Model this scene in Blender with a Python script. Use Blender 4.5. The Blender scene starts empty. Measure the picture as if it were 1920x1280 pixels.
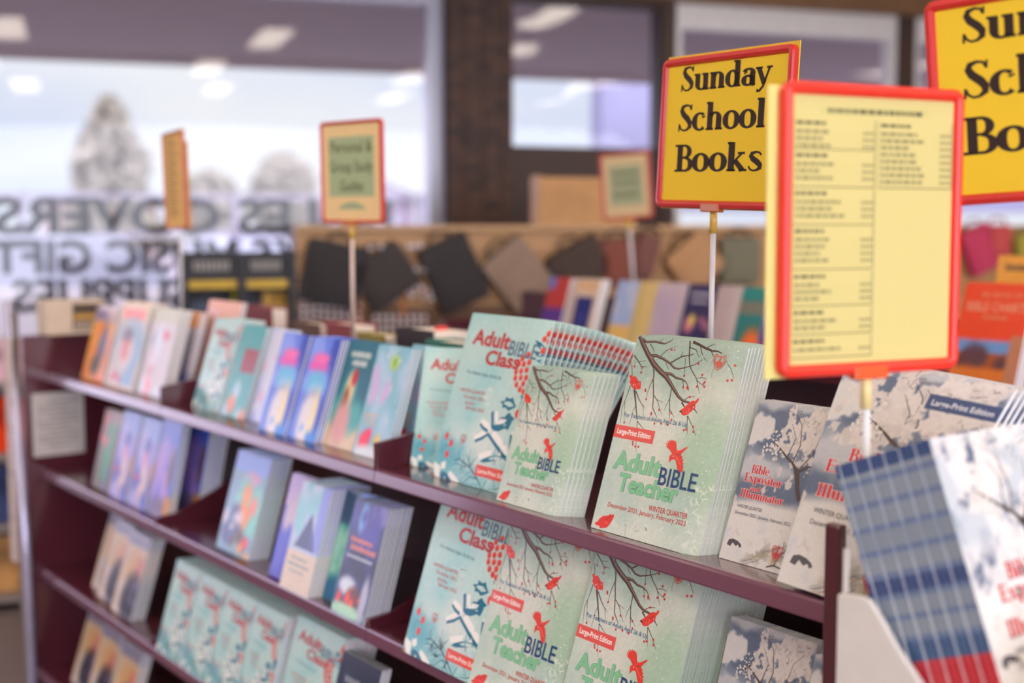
import bpy, bmesh, math, random
from math import sin, cos, radians, pi, sqrt, atan, tan
from mathutils import Vector, Matrix
from mathutils.geometry import tessellate_polygon
import numpy as np

# ---------------------------------------------------------------- camera
C = bpy.context.scene
COL = C.collection
F = 2400.0
PITCH = atan(215 / F)
YAW = atan(1800 / F * cos(PITCH))
WD = Vector((-cos(YAW) * cos(PITCH), sin(YAW) * cos(PITCH), -sin(PITCH)))
RT = Vector((sin(YAW), cos(YAW), 0))
UP = RT.cross(WD)
CAM = Vector((0.9132, -1.14596, 1.44845))
cd = bpy.data.cameras.new('camera')
cam = bpy.data.objects.new('camera', cd)
COL.objects.link(cam)
cam.matrix_world = Matrix(((RT.x, UP.x, -WD.x, CAM.x), (RT.y, UP.y, -WD.y, CAM.y), (RT.z, UP.z, -WD.z, CAM.z), (0, 0, 0, 1)))
cd.sensor_width = 36
cd.lens = F / 1920 * 36
cd.clip_start = .05
cd.clip_end = 300
cd.dof.use_dof = True
cd.dof.focus_distance = 1.73
cd.dof.aperture_fstop = 2.1
cd.dof.aperture_blades = 0
C.camera = cam

# ---------------------------------------------------------------- light
w = bpy.data.worlds.new('overcast_sky')
C.world = w
w.use_nodes = True
nt = w.node_tree
nt.nodes.clear()
tc = nt.nodes.new('ShaderNodeTexCoord')
mp = nt.nodes.new('ShaderNodeMapping')
mp.inputs['Scale'].default_value = (2, 2, 7)
nz = nt.nodes.new('ShaderNodeTexNoise')
nz.inputs['Scale'].default_value = 1.6
nz.inputs['Detail'].default_value = 4
rp = nt.nodes.new('ShaderNodeValToRGB')
rp.color_ramp.elements[0].position = .42
rp.color_ramp.elements[0].color = (.76, .82, .99, 1)
rp.color_ramp.elements[1].position = .6
rp.color_ramp.elements[1].color = (.95, .96, 1.0, 1)
bg = nt.nodes.new('ShaderNodeBackground')
bg.inputs['Strength'].default_value = 1.02
ow = nt.nodes.new('ShaderNodeOutputWorld')
nt.links.new(tc.outputs['Generated'], mp.inputs['Vector'])
nt.links.new(mp.outputs['Vector'], nz.inputs['Vector'])
nt.links.new(nz.outputs['Fac'], rp.inputs['Fac'])
nrm = nt.nodes.new('ShaderNodeVectorMath'); nrm.operation = 'NORMALIZE'
nt.links.new(tc.outputs['Generated'], nrm.inputs[0])
last = rp.outputs['Color']
for dr, a0, a1, gain in (((-.92, -.37, .12), .80, .97, (2.8, 2.55, 3.5)), ((.90, -.30, .30), .40, .95, (4.2, 4.2, 4.9))):   # two bright lobes added to the unseen sky, for window glow and page edges
    dt = nt.nodes.new('ShaderNodeVectorMath'); dt.operation = 'DOT_PRODUCT'; dt.inputs[1].default_value = dr
    nt.links.new(nrm.outputs[0], dt.inputs[0])
    mr = nt.nodes.new('ShaderNodeMapRange'); mr.interpolation_type = 'SMOOTHSTEP'; mr.inputs['From Min'].default_value = a0; mr.inputs['From Max'].default_value = a1
    nt.links.new(dt.outputs['Value'], mr.inputs['Value'])
    ad = nt.nodes.new('ShaderNodeMix'); ad.data_type = 'RGBA'; ad.blend_type = 'ADD'; ad.inputs[7].default_value = gain + (1,)
    nt.links.new(mr.outputs['Result'], ad.inputs[0]); nt.links.new(last, ad.inputs[6]); last = ad.outputs[2]
nt.links.new(last, bg.inputs['Color'])
nt.links.new(bg.outputs['Background'], ow.inputs['Surface'])
LAMP = 15.5                       # radiance of the ceiling diffusers
vs = C.view_settings
vs.view_transform = 'Standard'
vs.look = 'None'
vs.gamma = 1
vs.use_curve_mapping = False
vs.exposure = 0.0
C.cycles.max_bounces = 7
C.cycles.diffuse_bounces = 4
C.cycles.glossy_bounces = 3
C.cycles.transparent_max_bounces = 12
C.cycles.use_denoising = True
C.cycles.sample_clamp_indirect = 6

# ---------------------------------------------------------------- places
def ray(x, y): return WD + RT * ((x - 960) / F) - UP * ((y - 640) / F)
def at(x, y, D): return CAM + ray(x, y) * D
def ony(x, y, Y):
    r = ray(x, y); return CAM + r * ((Y - CAM.y) / r.y)
def onx(x, y, X):
    r = ray(x, y); return CAM + r * ((X - CAM.x) / r.x)
PW = Vector((-4.6948, 3.0433, 0))            # a point of the window wall
WE = Vector((.30835, .95127, 0))             # along the window wall, to the right
WN = Vector((-.95127, .30835, 0))            # outwards through it
WROT = math.atan2(WE.y, WE.x)
def W(t, d, z): return PW + WE * t + WN * d + Vector((0, 0, z))
def wt(px, py=425, d=0):                     # t and z of the wall plane at distance d
    r = ray(px, py); k = ((PW + WN * d - CAM).dot(WN)) / r.dot(WN)
    p = CAM + r * k
    return (p - PW).dot(WE), p.z

# ---------------------------------------------------------------- helpers
def lin(c):
    return tuple((x / 255 / 12.92) if x / 255 <= .04045 else ((x / 255 + .055) / 1.055) ** 2.4 for x in c[:3])
MATS = {}
def mat(name, col, rough=.5, vary=.06, scale=30, metal=0, bump=0, coat=0, spec=.5):
    if name in MATS: return MATS[name]
    m = bpy.data.materials.new(name); m.use_nodes = True
    n = m.node_tree; b = n.nodes['Principled BSDF']
    c = lin(col)
    b.inputs['Roughness'].default_value = rough
    b.inputs['Metallic'].default_value = metal
    b.inputs['Coat Weight'].default_value = coat
    b.inputs['Coat Roughness'].default_value = .12
    b.inputs['Specular IOR Level'].default_value = spec
    tx = n.nodes.new('ShaderNodeTexNoise'); tx.inputs['Scale'].default_value = scale; tx.inputs['Detail'].default_value = 4
    co = n.nodes.new('ShaderNodeTexCoord')
    n.links.new(co.outputs['Object'], tx.inputs['Vector'])
    r = n.nodes.new('ShaderNodeValToRGB')
    r.color_ramp.elements[0].position = .3; r.color_ramp.elements[1].position = .7
    r.color_ramp.elements[0].color = tuple(x * (1 - vary) for x in c) + (1,)
    r.color_ramp.elements[1].color = tuple(min(1, x * (1 + vary)) for x in c) + (1,)
    n.links.new(tx.outputs['Fac'], r.inputs['Fac'])
    n.links.new(r.outputs['Color'], b.inputs['Base Color'])
    if bump:
        bp = n.nodes.new('ShaderNodeBump'); bp.inputs['Strength'].default_value = bump; bp.inputs['Distance'].default_value = .002
        n.links.new(tx.outputs['Fac'], bp.inputs['Height']); n.links.new(bp.outputs['Normal'], b.inputs['Normal'])
    MATS[name] = m
    return m
def ink_mat(name, rough):
    m = bpy.data.materials.new(name); m.use_nodes = True
    n = m.node_tree; b = n.nodes['Principled BSDF']
    a = n.nodes.new('ShaderNodeAttribute'); a.attribute_name = 'ink'
    n.links.new(a.outputs['Color'], b.inputs['Base Color'])
    b.inputs['Roughness'].default_value = rough
    b.inputs['Specular IOR Level'].default_value = .45
    b.inputs['Coat Weight'].default_value = .3 if rough < .4 else .1
    b.inputs['Coat Roughness'].default_value = .16
    MATS[name] = m
    return m
INK = ink_mat('printed_cover_stock', .33)
INKM = ink_mat('printed_matte_card', .7)
INKM.node_tree.nodes['Principled BSDF'].inputs['Specular IOR Level'].default_value = .2
INKM.node_tree.nodes['Principled BSDF'].inputs['Coat Weight'].default_value = 0
PAPER = mat('page_paper', (238, 235, 238), .75, .08, 400)
BURG = mat('burgundy_laminate', (86, 34, 46), .25, .05, 60, coat=1.0)
BURGD = mat('burgundy_back_board', (80, 40, 42), .5, .06, 20)
GLASSM = None

class MB:
    def __init__(s): s.v = []; s.f = []; s.c = []; s.mi = []
    def add(s, vs_, fs, col=(255, 255, 255), mi=0):
        o = len(s.v); s.v += [tuple(v) for v in vs_]
        for f in fs: s.f.append(tuple(i + o for i in f)); s.c.append(col); s.mi.append(mi)
        return s
    def box(s, a, b, col=(255, 255, 255), mi=0, M=None):
        x0, y0, z0 = a; x1, y1, z1 = b
        vs_ = [Vector(p) for p in ((x0, y0, z0), (x1, y0, z0), (x1, y1, z0), (x0, y1, z0), (x0, y0, z1), (x1, y0, z1), (x1, y1, z1), (x0, y1, z1))]
        if M is not None: vs_ = [M @ v for v in vs_]
        return s.add(vs_, [(0, 3, 2, 1), (4, 5, 6, 7), (0, 1, 5, 4), (1, 2, 6, 5), (2, 3, 7, 6), (3, 0, 4, 7)], col, mi)
    def tube(s, pts, r, n=10, col=(255, 255, 255), mi=0, cap=True):
        pts = [Vector(p) for p in pts]; rr = r if isinstance(r, (list, tuple)) else [r] * len(pts)
        vs_ = []; fs = []
        for i, p in enumerate(pts):
            t = (pts[min(i + 1, len(pts) - 1)] - pts[max(i - 1, 0)]).normalized()
            a = t.cross(Vector((0, 0, 1)) if abs(t.z) < .9 else Vector((1, 0, 0))).normalized(); b = t.cross(a)
            vs_ += [p + (a * cos(2 * pi * k / n) + b * sin(2 * pi * k / n)) * rr[i] for k in range(n)]
        for i in range(len(pts) - 1):
            for k in range(n):
                fs.append((i * n + k, i * n + (k + 1) % n, (i + 1) * n + (k + 1) % n, (i + 1) * n + k))
        if cap: fs += [tuple(range(n - 1, -1, -1)), tuple((len(pts) - 1) * n + k for k in range(n))]
        return s.add(vs_, fs, col, mi)
    def prism(s, outline, z0, z1, col=(255, 255, 255), mi=0, M=None):
        n = len(outline)
        vs_ = [Vector((x, y, z0)) for x, y in outline] + [Vector((x, y, z1)) for x, y in outline]
        if M is not None: vs_ = [M @ v for v in vs_]
        tris = tessellate_polygon([[Vector((x, y, 0)) for x, y in outline]])
        fs = [tuple(reversed(t)) for t in tris] + [tuple(i + n for i in t) for t in tris]
        fs += [(i, (i + 1) % n, n + (i + 1) % n, n + i) for i in range(n)]
        return s.add(vs_, fs, col, mi)
    def ball(s, c, r, nu=12, nv=8, col=(255, 255, 255), mi=0):
        r = r if isinstance(r, (tuple, list)) else (r, r, r)
        vs_ = []; fs = []
        for j in range(nv + 1):
            for i in range(nu):
                a = 2 * pi * i / nu; b = pi * j / nv
                vs_.append((c[0] + r[0] * sin(b) * cos(a), c[1] + r[1] * sin(b) * sin(a), c[2] + r[2] * cos(b)))
        for j in range(nv):
            for i in range(nu):
                fs.append((j * nu + i, (j + 1) * nu + i, (j + 1) * nu + (i + 1) % nu, j * nu + (i + 1) % nu))
        return s.add(vs_, fs, col, mi)
    def mesh(s, name, mats, smooth=False, ink=False):
        me = bpy.data.meshes.new(name)
        me.from_pydata(s.v, [], s.f)
        for m in (mats if isinstance(mats, (list, tuple)) else [mats]): me.materials.append(m)
        me.polygons.foreach_set('material_index', s.mi)
        if smooth: me.polygons.foreach_set('use_smooth', [True] * len(s.f))
        if ink:
            at_ = me.color_attributes.new('ink', 'FLOAT_COLOR', 'CORNER')
            arr = np.ones((len(me.loops), 4), dtype=np.float32); k = 0
            for f, c in zip(s.f, s.c):
                if isinstance(c[0], (tuple, list)):           # one colour per corner, already linear
                    for q in c: arr[k, :3] = q; k += 1
                else:
                    arr[k:k + len(f), :3] = lin(c); k += len(f)
            at_.data.foreach_set('color', arr.ravel())
        me.update()
        return me
    def build(s, name, mats, parent=None, M=None, smooth=False, ink=False, bevel=0):
        o = bpy.data.objects.new(name, s.mesh(name, mats, smooth, ink)); COL.objects.link(o)
        if parent is not None: o.parent = parent
        if M is not None: o.matrix_local = M
        if bevel:
            b = o.modifiers.new('bevel', 'BEVEL'); b.width = bevel; b.segments = 2; b.limit_method = 'ANGLE'
        return o
def tag(o, label, cat, group=None):
    o['label'] = label; o['category'] = cat
    if group: o['group'] = group
    return o
def struct(o):
    o['kind'] = 'structure'; return o
def thing(name, label, cat, M=None, group=None):
    o = bpy.data.objects.new(name, None); COL.objects.link(o); o.empty_display_size = .05
    if M is not None: o.matrix_world = M
    return tag(o, label, cat, group)
def copy_tree(o, parent=None):
    c = o.copy(); COL.objects.link(c)
    if parent is not None: c.parent = parent
    for ch in list(o.children): copy_tree(ch, c)
    return c
def frame(tl, tr, br, bl):
    """matrix with x along the bottom edge, y up the face, z out of the face; and width, height"""
    ex = ((br - bl) + (tr - tl)) / 2; ey = ((tl - bl) + (tr - br)) / 2
    wd, ht = ex.length, ey.length
    ex.normalize(); ez = ex.cross(ey).normalized(); ey = ez.cross(ex)
    o = (tl + tr + br + bl) / 4 - ex * wd / 2 - ey * ht / 2
    return Matrix(((ex.x, ey.x, ez.x, o.x), (ex.y, ey.y, ez.y, o.y), (ex.z, ey.z, ez.z, o.z), (0, 0, 0, 1))), wd, ht
def lean_matrix(x, y, z, lean, yaw=0, roll=0):
    return Matrix.Translation((x, y, z)) @ Matrix.Rotation(radians(yaw), 4, 'Z') @ Matrix.Rotation(radians(90 - lean), 4, 'X') @ Matrix.Rotation(radians(roll), 4, 'Z')

# ---------------------------------------------------------------- lettering and flat artwork
_FT = {}
def font_tris(txt, off=0.0):
    k = (txt, off)
    if k in _FT: return _FT[k]
    cu = bpy.data.curves.new('t', 'FONT'); cu.body = txt; cu.offset = off; cu.resolution_u = 3
    o = bpy.data.objects.new('t', cu); COL.objects.link(o)
    dg = bpy.context.evaluated_depsgraph_get(); eo = o.evaluated_get(dg); me = eo.to_mesh()
    v = [(p.co.x, p.co.y) for p in me.vertices]; f = [tuple(p.vertices) for p in me.polygons]
    eo.to_mesh_clear(); bpy.data.objects.remove(o); bpy.data.curves.remove(cu)
    _FT[k] = (v, f); return v, f
def ribbon(pts, closed=False, grow=0):
    n = len(pts); L = []; R = []
    for i in range(n):
        a = pts[(i - 1) % n] if (closed or i > 0) else pts[i]
        b = pts[(i + 1) % n] if (closed or i < n - 1) else pts[i]
        dx, dy = b[0] - a[0], b[1] - a[1]; l = math.hypot(dx, dy) or 1
        h = (pts[i][2] + grow) / 2
        L.append((pts[i][0] - dy / l * h, pts[i][1] + dx / l * h)); R.append((pts[i][0] + dy / l * h, pts[i][1] - dx / l * h))
    v = L + R; f = []
    for i in range(n if closed else n - 1):
        j = (i + 1) % n; f.append((i, n + i, n + j, j))
    return v, f
TK, TN = .16, .056
def _oval(cx, cy, rx, ry, a0=0, a1=360, n=24, tk=TK):
    full = a1 - a0 >= 360; m = n if full else n + 1
    p = []
    for i in range(m):
        a = radians(a0 + (a1 - a0) * i / n)
        p.append((cx + rx * cos(a), cy + ry * sin(a), TN + (tk - TN) * cos(a) ** 2))
    return (p, full)
def _st(x, y0, y1, wd=TK): return ([(x, y0, wd), (x, y1, wd)], False)
def _sf(x0, x1, y): return ([(x0, y, TN), (x1, y, TN)], False)
SP = [(.41, .57, .05), (.36, .665, .05), (.26, .685, .06), (.15, .645, .1), (.12, .55, .125), (.18, .44, .15), (.30, .33, .155), (.38, .22, .14), (.38, .11, .11), (.29, .035, .06), (.19, .02, .05), (.11, .07, .05), (.06, .18, .05)]
b_ = TN / 2
GL = {
 'o': ([_oval(.23, .235, .165, .215)], .46), 'c': ([_oval(.23, .235, .165, .215, 50, 315), ([(.33, .37, .1), (.35, .33, .1)], False)], .41),
 'e': ([_oval(.23, .235, .165, .215, 10, 320), _sf(.1, .41, .25)], .44),
 'l': ([_st(.13, 0, .72), _sf(.02, .14, .7), _sf(.02, .24, b_)], .27), 'i': ([_st(.13, 0, .47), _sf(.02, .14, .445), _sf(.02, .24, b_), ([(.13, .58, .15), (.13, .7, .15)], False)], .27),
 'I': ([_st(.15, 0, .7, .15), _sf(.01, .29, .675), _sf(.01, .29, b_)], .3),
 'n': ([_st(.12, 0, .47), _st(.38, 0, .32), _sf(.01, .13, .445), _sf(.01, .23, b_), _sf(.28, .49, b_), _oval(.26, .3, .12, .145, 0, 150, 12)], .51),
 'h': ([_st(.12, 0, .72), _st(.38, 0, .32), _sf(.01, .13, .7), _sf(.01, .23, b_), _sf(.28, .49, b_), _oval(.26, .3, .12, .145, 0, 150, 12)], .51),
 'm': ([_st(.12, 0, .47), _st(.36, 0, .32), _st(.6, 0, .32), _sf(.01, .13, .445), _sf(.01, .22, b_), _sf(.27, .46, b_), _sf(.51, .7, b_), _oval(.25, .3, .11, .145, 0, 150, 12), _oval(.49, .3, .11, .145, 0, 150, 12)], .72),
 'u': ([_st(.12, .15, .47), _st(.38, 0, .47), _sf(.0, .13, .445), _sf(.26, .39, .445), _sf(.37, .49, b_), _oval(.25, .17, .13, .15, 180, 330, 12)], .51),
 'd': ([_st(.36, 0, .72), _sf(.24, .37, .7), _sf(.35, .47, b_), _oval(.21, .235, .145, .215)], .49),
 'b': ([_st(.12, 0.02, .72), _sf(.0, .13, .7), _oval(.26, .235, .145, .215)], .47),
 'p': ([_st(.12, -.2, .47), _sf(.0, .13, .445), _sf(.01, .24, -.18), _oval(.26, .235, .145, .215)], .47),
 'a': ([_st(.33, .02, .34), ([(.31, .02, .1), (.42, .03, .06)], False), _oval(.21, .32, .13, .13, 0, 160, 12), _oval(.2, .14, .125, .125), ([(.11, .36, .1), (.12, .33, .1)], False)], .43),
 's': ([([(x * .86, y * .675, wd * .9) for x, y, wd in SP], False)], .37), 'S': ([(SP, False), ([(.41, .55, .04), (.42, .7, .04)], False), ([(.06, .2, .04), (.05, 0, .04)], False)], .46),
 't': ([_st(.15, .08, .6), _sf(.02, .28, .445), _oval(.23, .1, .08, .085, 180, 310, 8)], .31),
 'r': ([_st(.12, 0, .47), _sf(.01, .13, .445), _sf(.01, .26, b_), _oval(.27, .31, .11, .13, 60, 150, 8), ([(.31, .44, .1), (.33, .37, .1)], False)], .38),
 'y': ([([(.08, .45, .13), (.25, .02, .13)], False), ([(.4, .45, .06), (.22, -.06, .06), (.12, -.17, .07), (.04, -.15, .1)], False), _sf(-.01, .19, .445), _sf(.31, .48, .445)], .46),
 'k': ([_st(.12, 0, .72), _sf(.01, .13, .7), _sf(.01, .23, b_), ([(.16, .2, .05), (.38, .44, .05)], False), ([(.22, .26, .12), (.42, .02, .13)], False), _sf(.28, .46, .445), _sf(.32, .52, b_)], .51),
 'B': ([_st(.15, 0, .7, .15), _sf(.01, .28, .675), _sf(.01, .3, b_), _sf(.2, .3, .37), _oval(.27, .52, .14, .155, -90, 90, 12, .13), _oval(.29, .19, .16, .165, -90, 90, 12, .14)], .5),
 'E': ([_st(.15, 0, .7, .15), _sf(.01, .45, .675), _sf(.01, .47, b_), _sf(.2, .35, .36), ([(.44, .7, .05), (.44, .55, .05)], False), ([(.46, 0, .05), (.46, .17, .05)], False), ([(.35, .28, .05), (.35, .44, .05)], False)], .5),
 'x': ([([(.07, .45, .13), (.4, .02, .13)], False), ([(.4, .45, .05), (.07, .02, .05)], False), _sf(0, .18, .445), _sf(.31, .47, .445), _sf(0, .16, b_), _sf(.3, .49, b_)], .48),
 ' ': ([], .25)}
def serif_tris(txt, grow=0):
    v = []; f = []; x = 0
    for ch in txt:
        ribs, adv = GL[ch]
        for p, cl in ribs:
            if not cl and grow:                     # lengthen the open ends too
                (ax, ay, aw), (bx, by, bw) = p[0], p[1]; l = math.hypot(bx - ax, by - ay) or 1
                (cx, cy, cw), (dx, dy, dw) = p[-1], p[-2]; l2 = math.hypot(dx - cx, dy - cy) or 1
                p = [(ax - (bx - ax) / l * grow / 2, ay - (by - ay) / l * grow / 2, aw)] + p[1:-1] + [(cx - (dx - cx) / l2 * grow / 2, cy - (dy - cy) / l2 * grow / 2, cw)]
            rv, rf = ribbon([(q[0] + x, q[1], q[2]) for q in p], cl, grow)
            o = len(v); v += rv; f += [tuple(i + o for i in q) for q in rf]
        x += adv
    return v, f

class Art:
    """flat print: everything in metres on a sheet w x h, stacked in thin layers of ink"""
    def __init__(s, wd, ht): s.w = wd; s.h = ht; s.items = []; s.bgc = None
    def P(s, p): return (p[0] * s.w / 1000, p[1] * s.h / 1000)
    def poly(s, pts, col, layer):
        q = [s.P(p) for p in pts]
        s.items.append((q, [tuple(t) for t in tessellate_polygon([[Vector((x, y, 0)) for x, y in q]])], col, layer))
    def line(s, pts, col, layer, k=1.02, mn=2.6):
        q = [s.P(p) + (max(mn, p[2] * k) * s.w / 1000,) for p in pts]
        v, f = ribbon(q); s.items.append((v, f, col, layer))
    def bar(s, x0, y0, x1, y1, col, layer, n=14):           # a filled box that can follow a bent sheet
        for k in range(n):
            a, b = x0 + (x1 - x0) * k / n, x0 + (x1 - x0) * (k + 1) / n
            s.items.append(([s.P(p) for p in ((a, y0), (b, y0), (b, y1), (a, y1))], [(0, 1, 2, 3)], col, layer))
    def disc(s, p, r, col, layer, n=12, sy=1):
        x, y = s.P(p); r = r * s.w / 1000
        s.items.append(([(x + r * cos(2 * pi * i / n), y + r * sy * sin(2 * pi * i / n)) for i in range(n)], [tuple(range(n))], col, layer))
    def text(s, txt, a, b, ht, col, layer, serif=False, off=0, outline=None, ocol=None, shear=0):
        v0, _ = serif_tris(txt) if serif else font_tris(txt)
        xs = [p[0] for p in v0]; x0, x1 = min(xs), max(xs)
        if serif: cap = .7
        else: cap = max(p[1] for p in font_tris('H')[0])
        A, B = s.P(a), s.P(b); L = math.hypot(B[0] - A[0], B[1] - A[1]); k = L / (x1 - x0); kh = ht * s.h / 1000 / cap
        ux, uy = (B[0] - A[0]) / L, (B[1] - A[1]) / L
        for o, c, ly in ([(outline, ocol, layer - 1)] if outline else []) + [(off, col, layer)]:
            v, f = serif_tris(txt, o) if serif else font_tris(txt, o)
            q = []
            for x, y in v:
                px = (x - x0 + shear * y) * k; py = y * kh
                q.append((A[0] + px * ux - py * uy, A[1] + px * uy + py * ux))
            s.items.append((q, f, c, ly))
    def paint(s, grid): s.bgc = grid                      # (ny+1, nx+1, 3) sRGB 0..255
    def emit(s, mb, deform=None, z=0.0, step=.00007, mi=0):
        D = deform or (lambda u, v: 0.0)
        g = s.bgc; ny, nx = g.shape[0] - 1, g.shape[1] - 1
        gl = np.clip(g, 0, 255) / 255.0; gl = np.where(gl <= .04045, gl / 12.92, ((gl + .055) / 1.055) ** 2.4)
        vs_ = [(s.w * i / nx, s.h * j / ny, z + D(i / nx, j / ny)) for j in range(ny + 1) for i in range(nx + 1)]
        o = len(mb.v); mb.v += vs_
        for j in range(ny):
            for i in range(nx):
                ids = ((j, i), (j, i + 1), (j + 1, i + 1), (j + 1, i))
                mb.f.append(tuple(o + a * (nx + 1) + b for a, b in ids)); mb.c.append(tuple(tuple(gl[a, b]) for a, b in ids)); mb.mi.append(mi)
        for v, f, c, ly in s.items:
            mb.add([(min(max(x, 0), s.w), min(max(y, 0), s.h), z + D(min(max(x / s.w, 0), 1), min(max(y / s.h, 0), 1)) + ly * step) for x, y in v], f, c, mi)

class Paint:
    """a small pigment grid for a printed cover"""
    def __init__(s, nx, ny, c, seed=1):
        s.nx, s.ny = nx, ny; s.g = np.zeros((ny + 1, nx + 1, 3)); s.g[:] = c
        s.U, s.V = np.meshgrid(np.linspace(0, 1, nx + 1), np.linspace(0, 1, ny + 1)); s.r = np.random.RandomState(seed)
    def mix(s, m, c): s.g = s.g * (1 - m[..., None]) + np.array(c, float) * m[..., None]; return s
    def ell(s, x, y, rx, ry, c, soft=.3, a=1):
        d = np.sqrt(((s.U - x) / rx) ** 2 + ((s.V - y) / ry) ** 2); return s.mix(a * np.clip((1 + soft - d) / (2 * soft), 0, 1), c)
    def rect(s, x0, y0, x1, y1, c, a=1):
        return s.mix(a * ((s.U >= x0) & (s.U <= x1) & (s.V >= y0) & (s.V <= y1)).astype(float), c)
    def blobs(s, n, c, r, box=(0, 0, 1, 1), a=1, soft=.5, asp=.8):
        for _ in range(n):
            q = r * (.5 + s.r.rand())
            s.ell(box[0] + (box[2] - box[0]) * s.r.rand(), box[1] + (box[3] - box[1]) * s.r.rand(), q, q * asp, c, soft, a)
        return s
    def fbm(s, cells, octs=3, asp=1.4):                      # soft mottling between 0 and 1
        out = np.zeros(s.g.shape[:2]); amp = 1; tot = 0
        for o in range(octs):
            n = int(cells * 2 ** o); m = int(cells * asp * 2 ** o); r = s.r.rand(m + 3, n + 3)
            x = s.U * n; y = s.V * m; i = x.astype(int); j = y.astype(int); fx = x - i; fy = y - j
            fx = fx * fx * (3 - 2 * fx); fy = fy * fy * (3 - 2 * fy)
            out += amp * ((r[j, i] * (1 - fx) + r[j, i + 1] * fx) * (1 - fy) + (r[j + 1, i] * (1 - fx) + r[j + 1, i + 1] * fx) * fy); tot += amp; amp *= .55
        return out / tot
    def grain(s, k):
        s.g += s.r.normal(0, k, s.g.shape[:2])[..., None]; return s

# ---------------------------------------------------------------- printed artwork, in thousandths of a cover
BRANCH = [[[18,998,34],[77,956,38],[143,913,40],[233,861,44],[306,832,40],[387,804,36],[465,761,28],[542,718,22],[593,701,18],[655,697,14]],[[583,693,14],[621,672,8]],[[53,983,22],[110,969,18],[196,975,16],[256,971,14],[296,969,10],[346,985,8],[367,999,4]],[[243,978,6],[273,996,3]],[[149,961,8],[188,941,6],[208,920,3]],[[189,901,26],[240,905,22],[314,893,18],[385,876,16],[438,855,14],[486,852,12],[546,864,8],[620,882,6],[679,911,3]],[[391,874,12],[437,895,10],[492,916,9],[562,926,7],[595,935,4]],[[284,906,7],[323,934,6],[372,950,4],[417,965,2]],[[346,878,5],[370,857,4],[396,844,2]],[[474,915,5],[491,938,3]],[[364,822,24],[426,822,20],[480,807,16],[538,804,12],[580,793,8],[608,773,5],[625,753,3]],[[543,802,6],[568,770,4],[582,742,2]],[[236,852,14],[256,818,12],[271,774,10],[302,711,9],[326,643,8],[364,617,6],[389,600,3]],[[264,794,7],[248,752,6],[239,711,4],[243,683,3]],[[312,705,7],[363,677,5],[393,645,4],[430,616,2]],[[348,688,4],[411,677,2]],[[462,751,8],[466,701,7],[489,644,7],[510,597,3]],[[464,701,5],[448,670,4],[441,640,2]],[[488,649,6],[519,632,4],[547,616,2]],[[662,634,7],[677,594,5],[700,546,2]],[[667,632,6],[725,590,5],[777,547,3]],[[708,671,9],[745,652,4]],[[598,704,6],[633,722,5],[688,731,3]],[[529,995,12],[541,959,12],[553,921,10],[576,878,8],[607,852,7],[658,822,6],[685,795,5],[701,772,4],[727,745,2]],[[558,992,20],[618,982,18],[688,967,16],[746,959,14],[800,959,10],[834,951,7]],[[688,967,7],[725,984,5],[761,994,2]],[[737,959,8],[768,932,5]],[[544,964,8],[604,954,6],[635,927,4],[657,919,2]],[[636,973,8],[659,943,6],[694,917,4],[725,905,2]],[[881,917,4],[957,904,3]],[[890,908,5],[922,887,4],[954,846,3]],[[798,879,3],[788,852,2],[798,829,1]],[[669,818,5],[711,826,4],[754,820,2]],[[674,808,5],[718,793,4],[759,782,3]],[[524,909,5],[536,865,4],[554,818,3]],[[13,893,10],[46,878,9],[86,858,8],[114,842,6],[173,843,3]],[[82,865,5],[148,873,3]],[[109,842,4],[143,804,2]],[[31,871,3],[45,837,2]],[[12,844,7],[45,785,6]],[[100,721,18],[135,671,14],[174,614,10],[205,566,7],[225,517,5],[239,473,5],[269,411,2]],[[50,740,8],[41,688,6],[20,619,5],[40,539,3]],[[118,715,10],[173,674,7],[228,644,5],[254,596,2]],[[226,649,4],[254,635,2]],[[154,647,5],[138,605,4],[137,539,3]],[[208,566,6],[253,546,5],[288,534,3]],[[31,656,5],[77,553,2]]]
TBERRY = [[376,942],[401,944],[45,837],[129,837],[125,810],[211,728],[216,721],[242,681],[391,640],[326,611],[324,618],[513,634],[529,601],[378,569],[442,575],[505,574],[564,766],[602,770],[606,763],[686,779],[710,838],[744,805],[738,797],[751,783],[549,822],[651,889],[943,905],[918,829],[946,834],[643,724],[79,548],[736,586],[747,563],[660,563],[680,568],[211,460],[217,448],[246,441],[277,442]]
BIRD1 = [[11,788],[34,792],[48,783],[75,790],[108,775],[131,759],[147,766],[158,744],[161,729],[129,724],[95,721],[62,736],[33,754],[35,769]]
BIRD2 = [[578,646],[599,660],[621,672],[647,694],[676,709],[704,709],[719,725],[732,721],[724,704],[710,695],[715,676],[691,659],[664,639],[631,631],[611,634],[598,643]]
BIRD3 = [[524,474],[552,473],[524,486],[552,485],[532,499],[559,493],[547,506],[573,499],[567,510],[589,502],[589,511],[606,500],[610,507],[628,487],[640,465],[661,462],[684,470],[724,489],[731,484],[700,460],[686,445],[710,433],[702,428],[723,421],[711,415],[732,405],[718,401],[738,388],[723,388],[739,374],[722,375],[737,363],[717,366],[722,349],[707,350],[678,384],[650,415],[634,419],[611,410],[597,394],[588,430],[606,441],[576,458]]
BIRD4 = [[32,20],[38,33],[55,35],[65,52],[97,71],[131,76],[152,82],[159,90],[173,86],[198,91],[204,80],[194,58],[180,38],[155,18],[88,6],[89,16]]
T_TEXT = {"for":[[64,578],[684,580],[54,598]],"lpebox":[[10,528],[402,537],[406,469],[20,467]],"lpe":[[37,490],[372,493],[29,510]],"adult":[[84,318],[534,320],[147,406]],"bible":[[541,284],[875,287],[534,368]],"teacher":[[173,215],[738,217],[137,298]],"wq":[[511,153],[865,158],[504,178]],"dec":[[116,122],[867,124],[112,143]],"logo":[[826,912]]}
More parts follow.
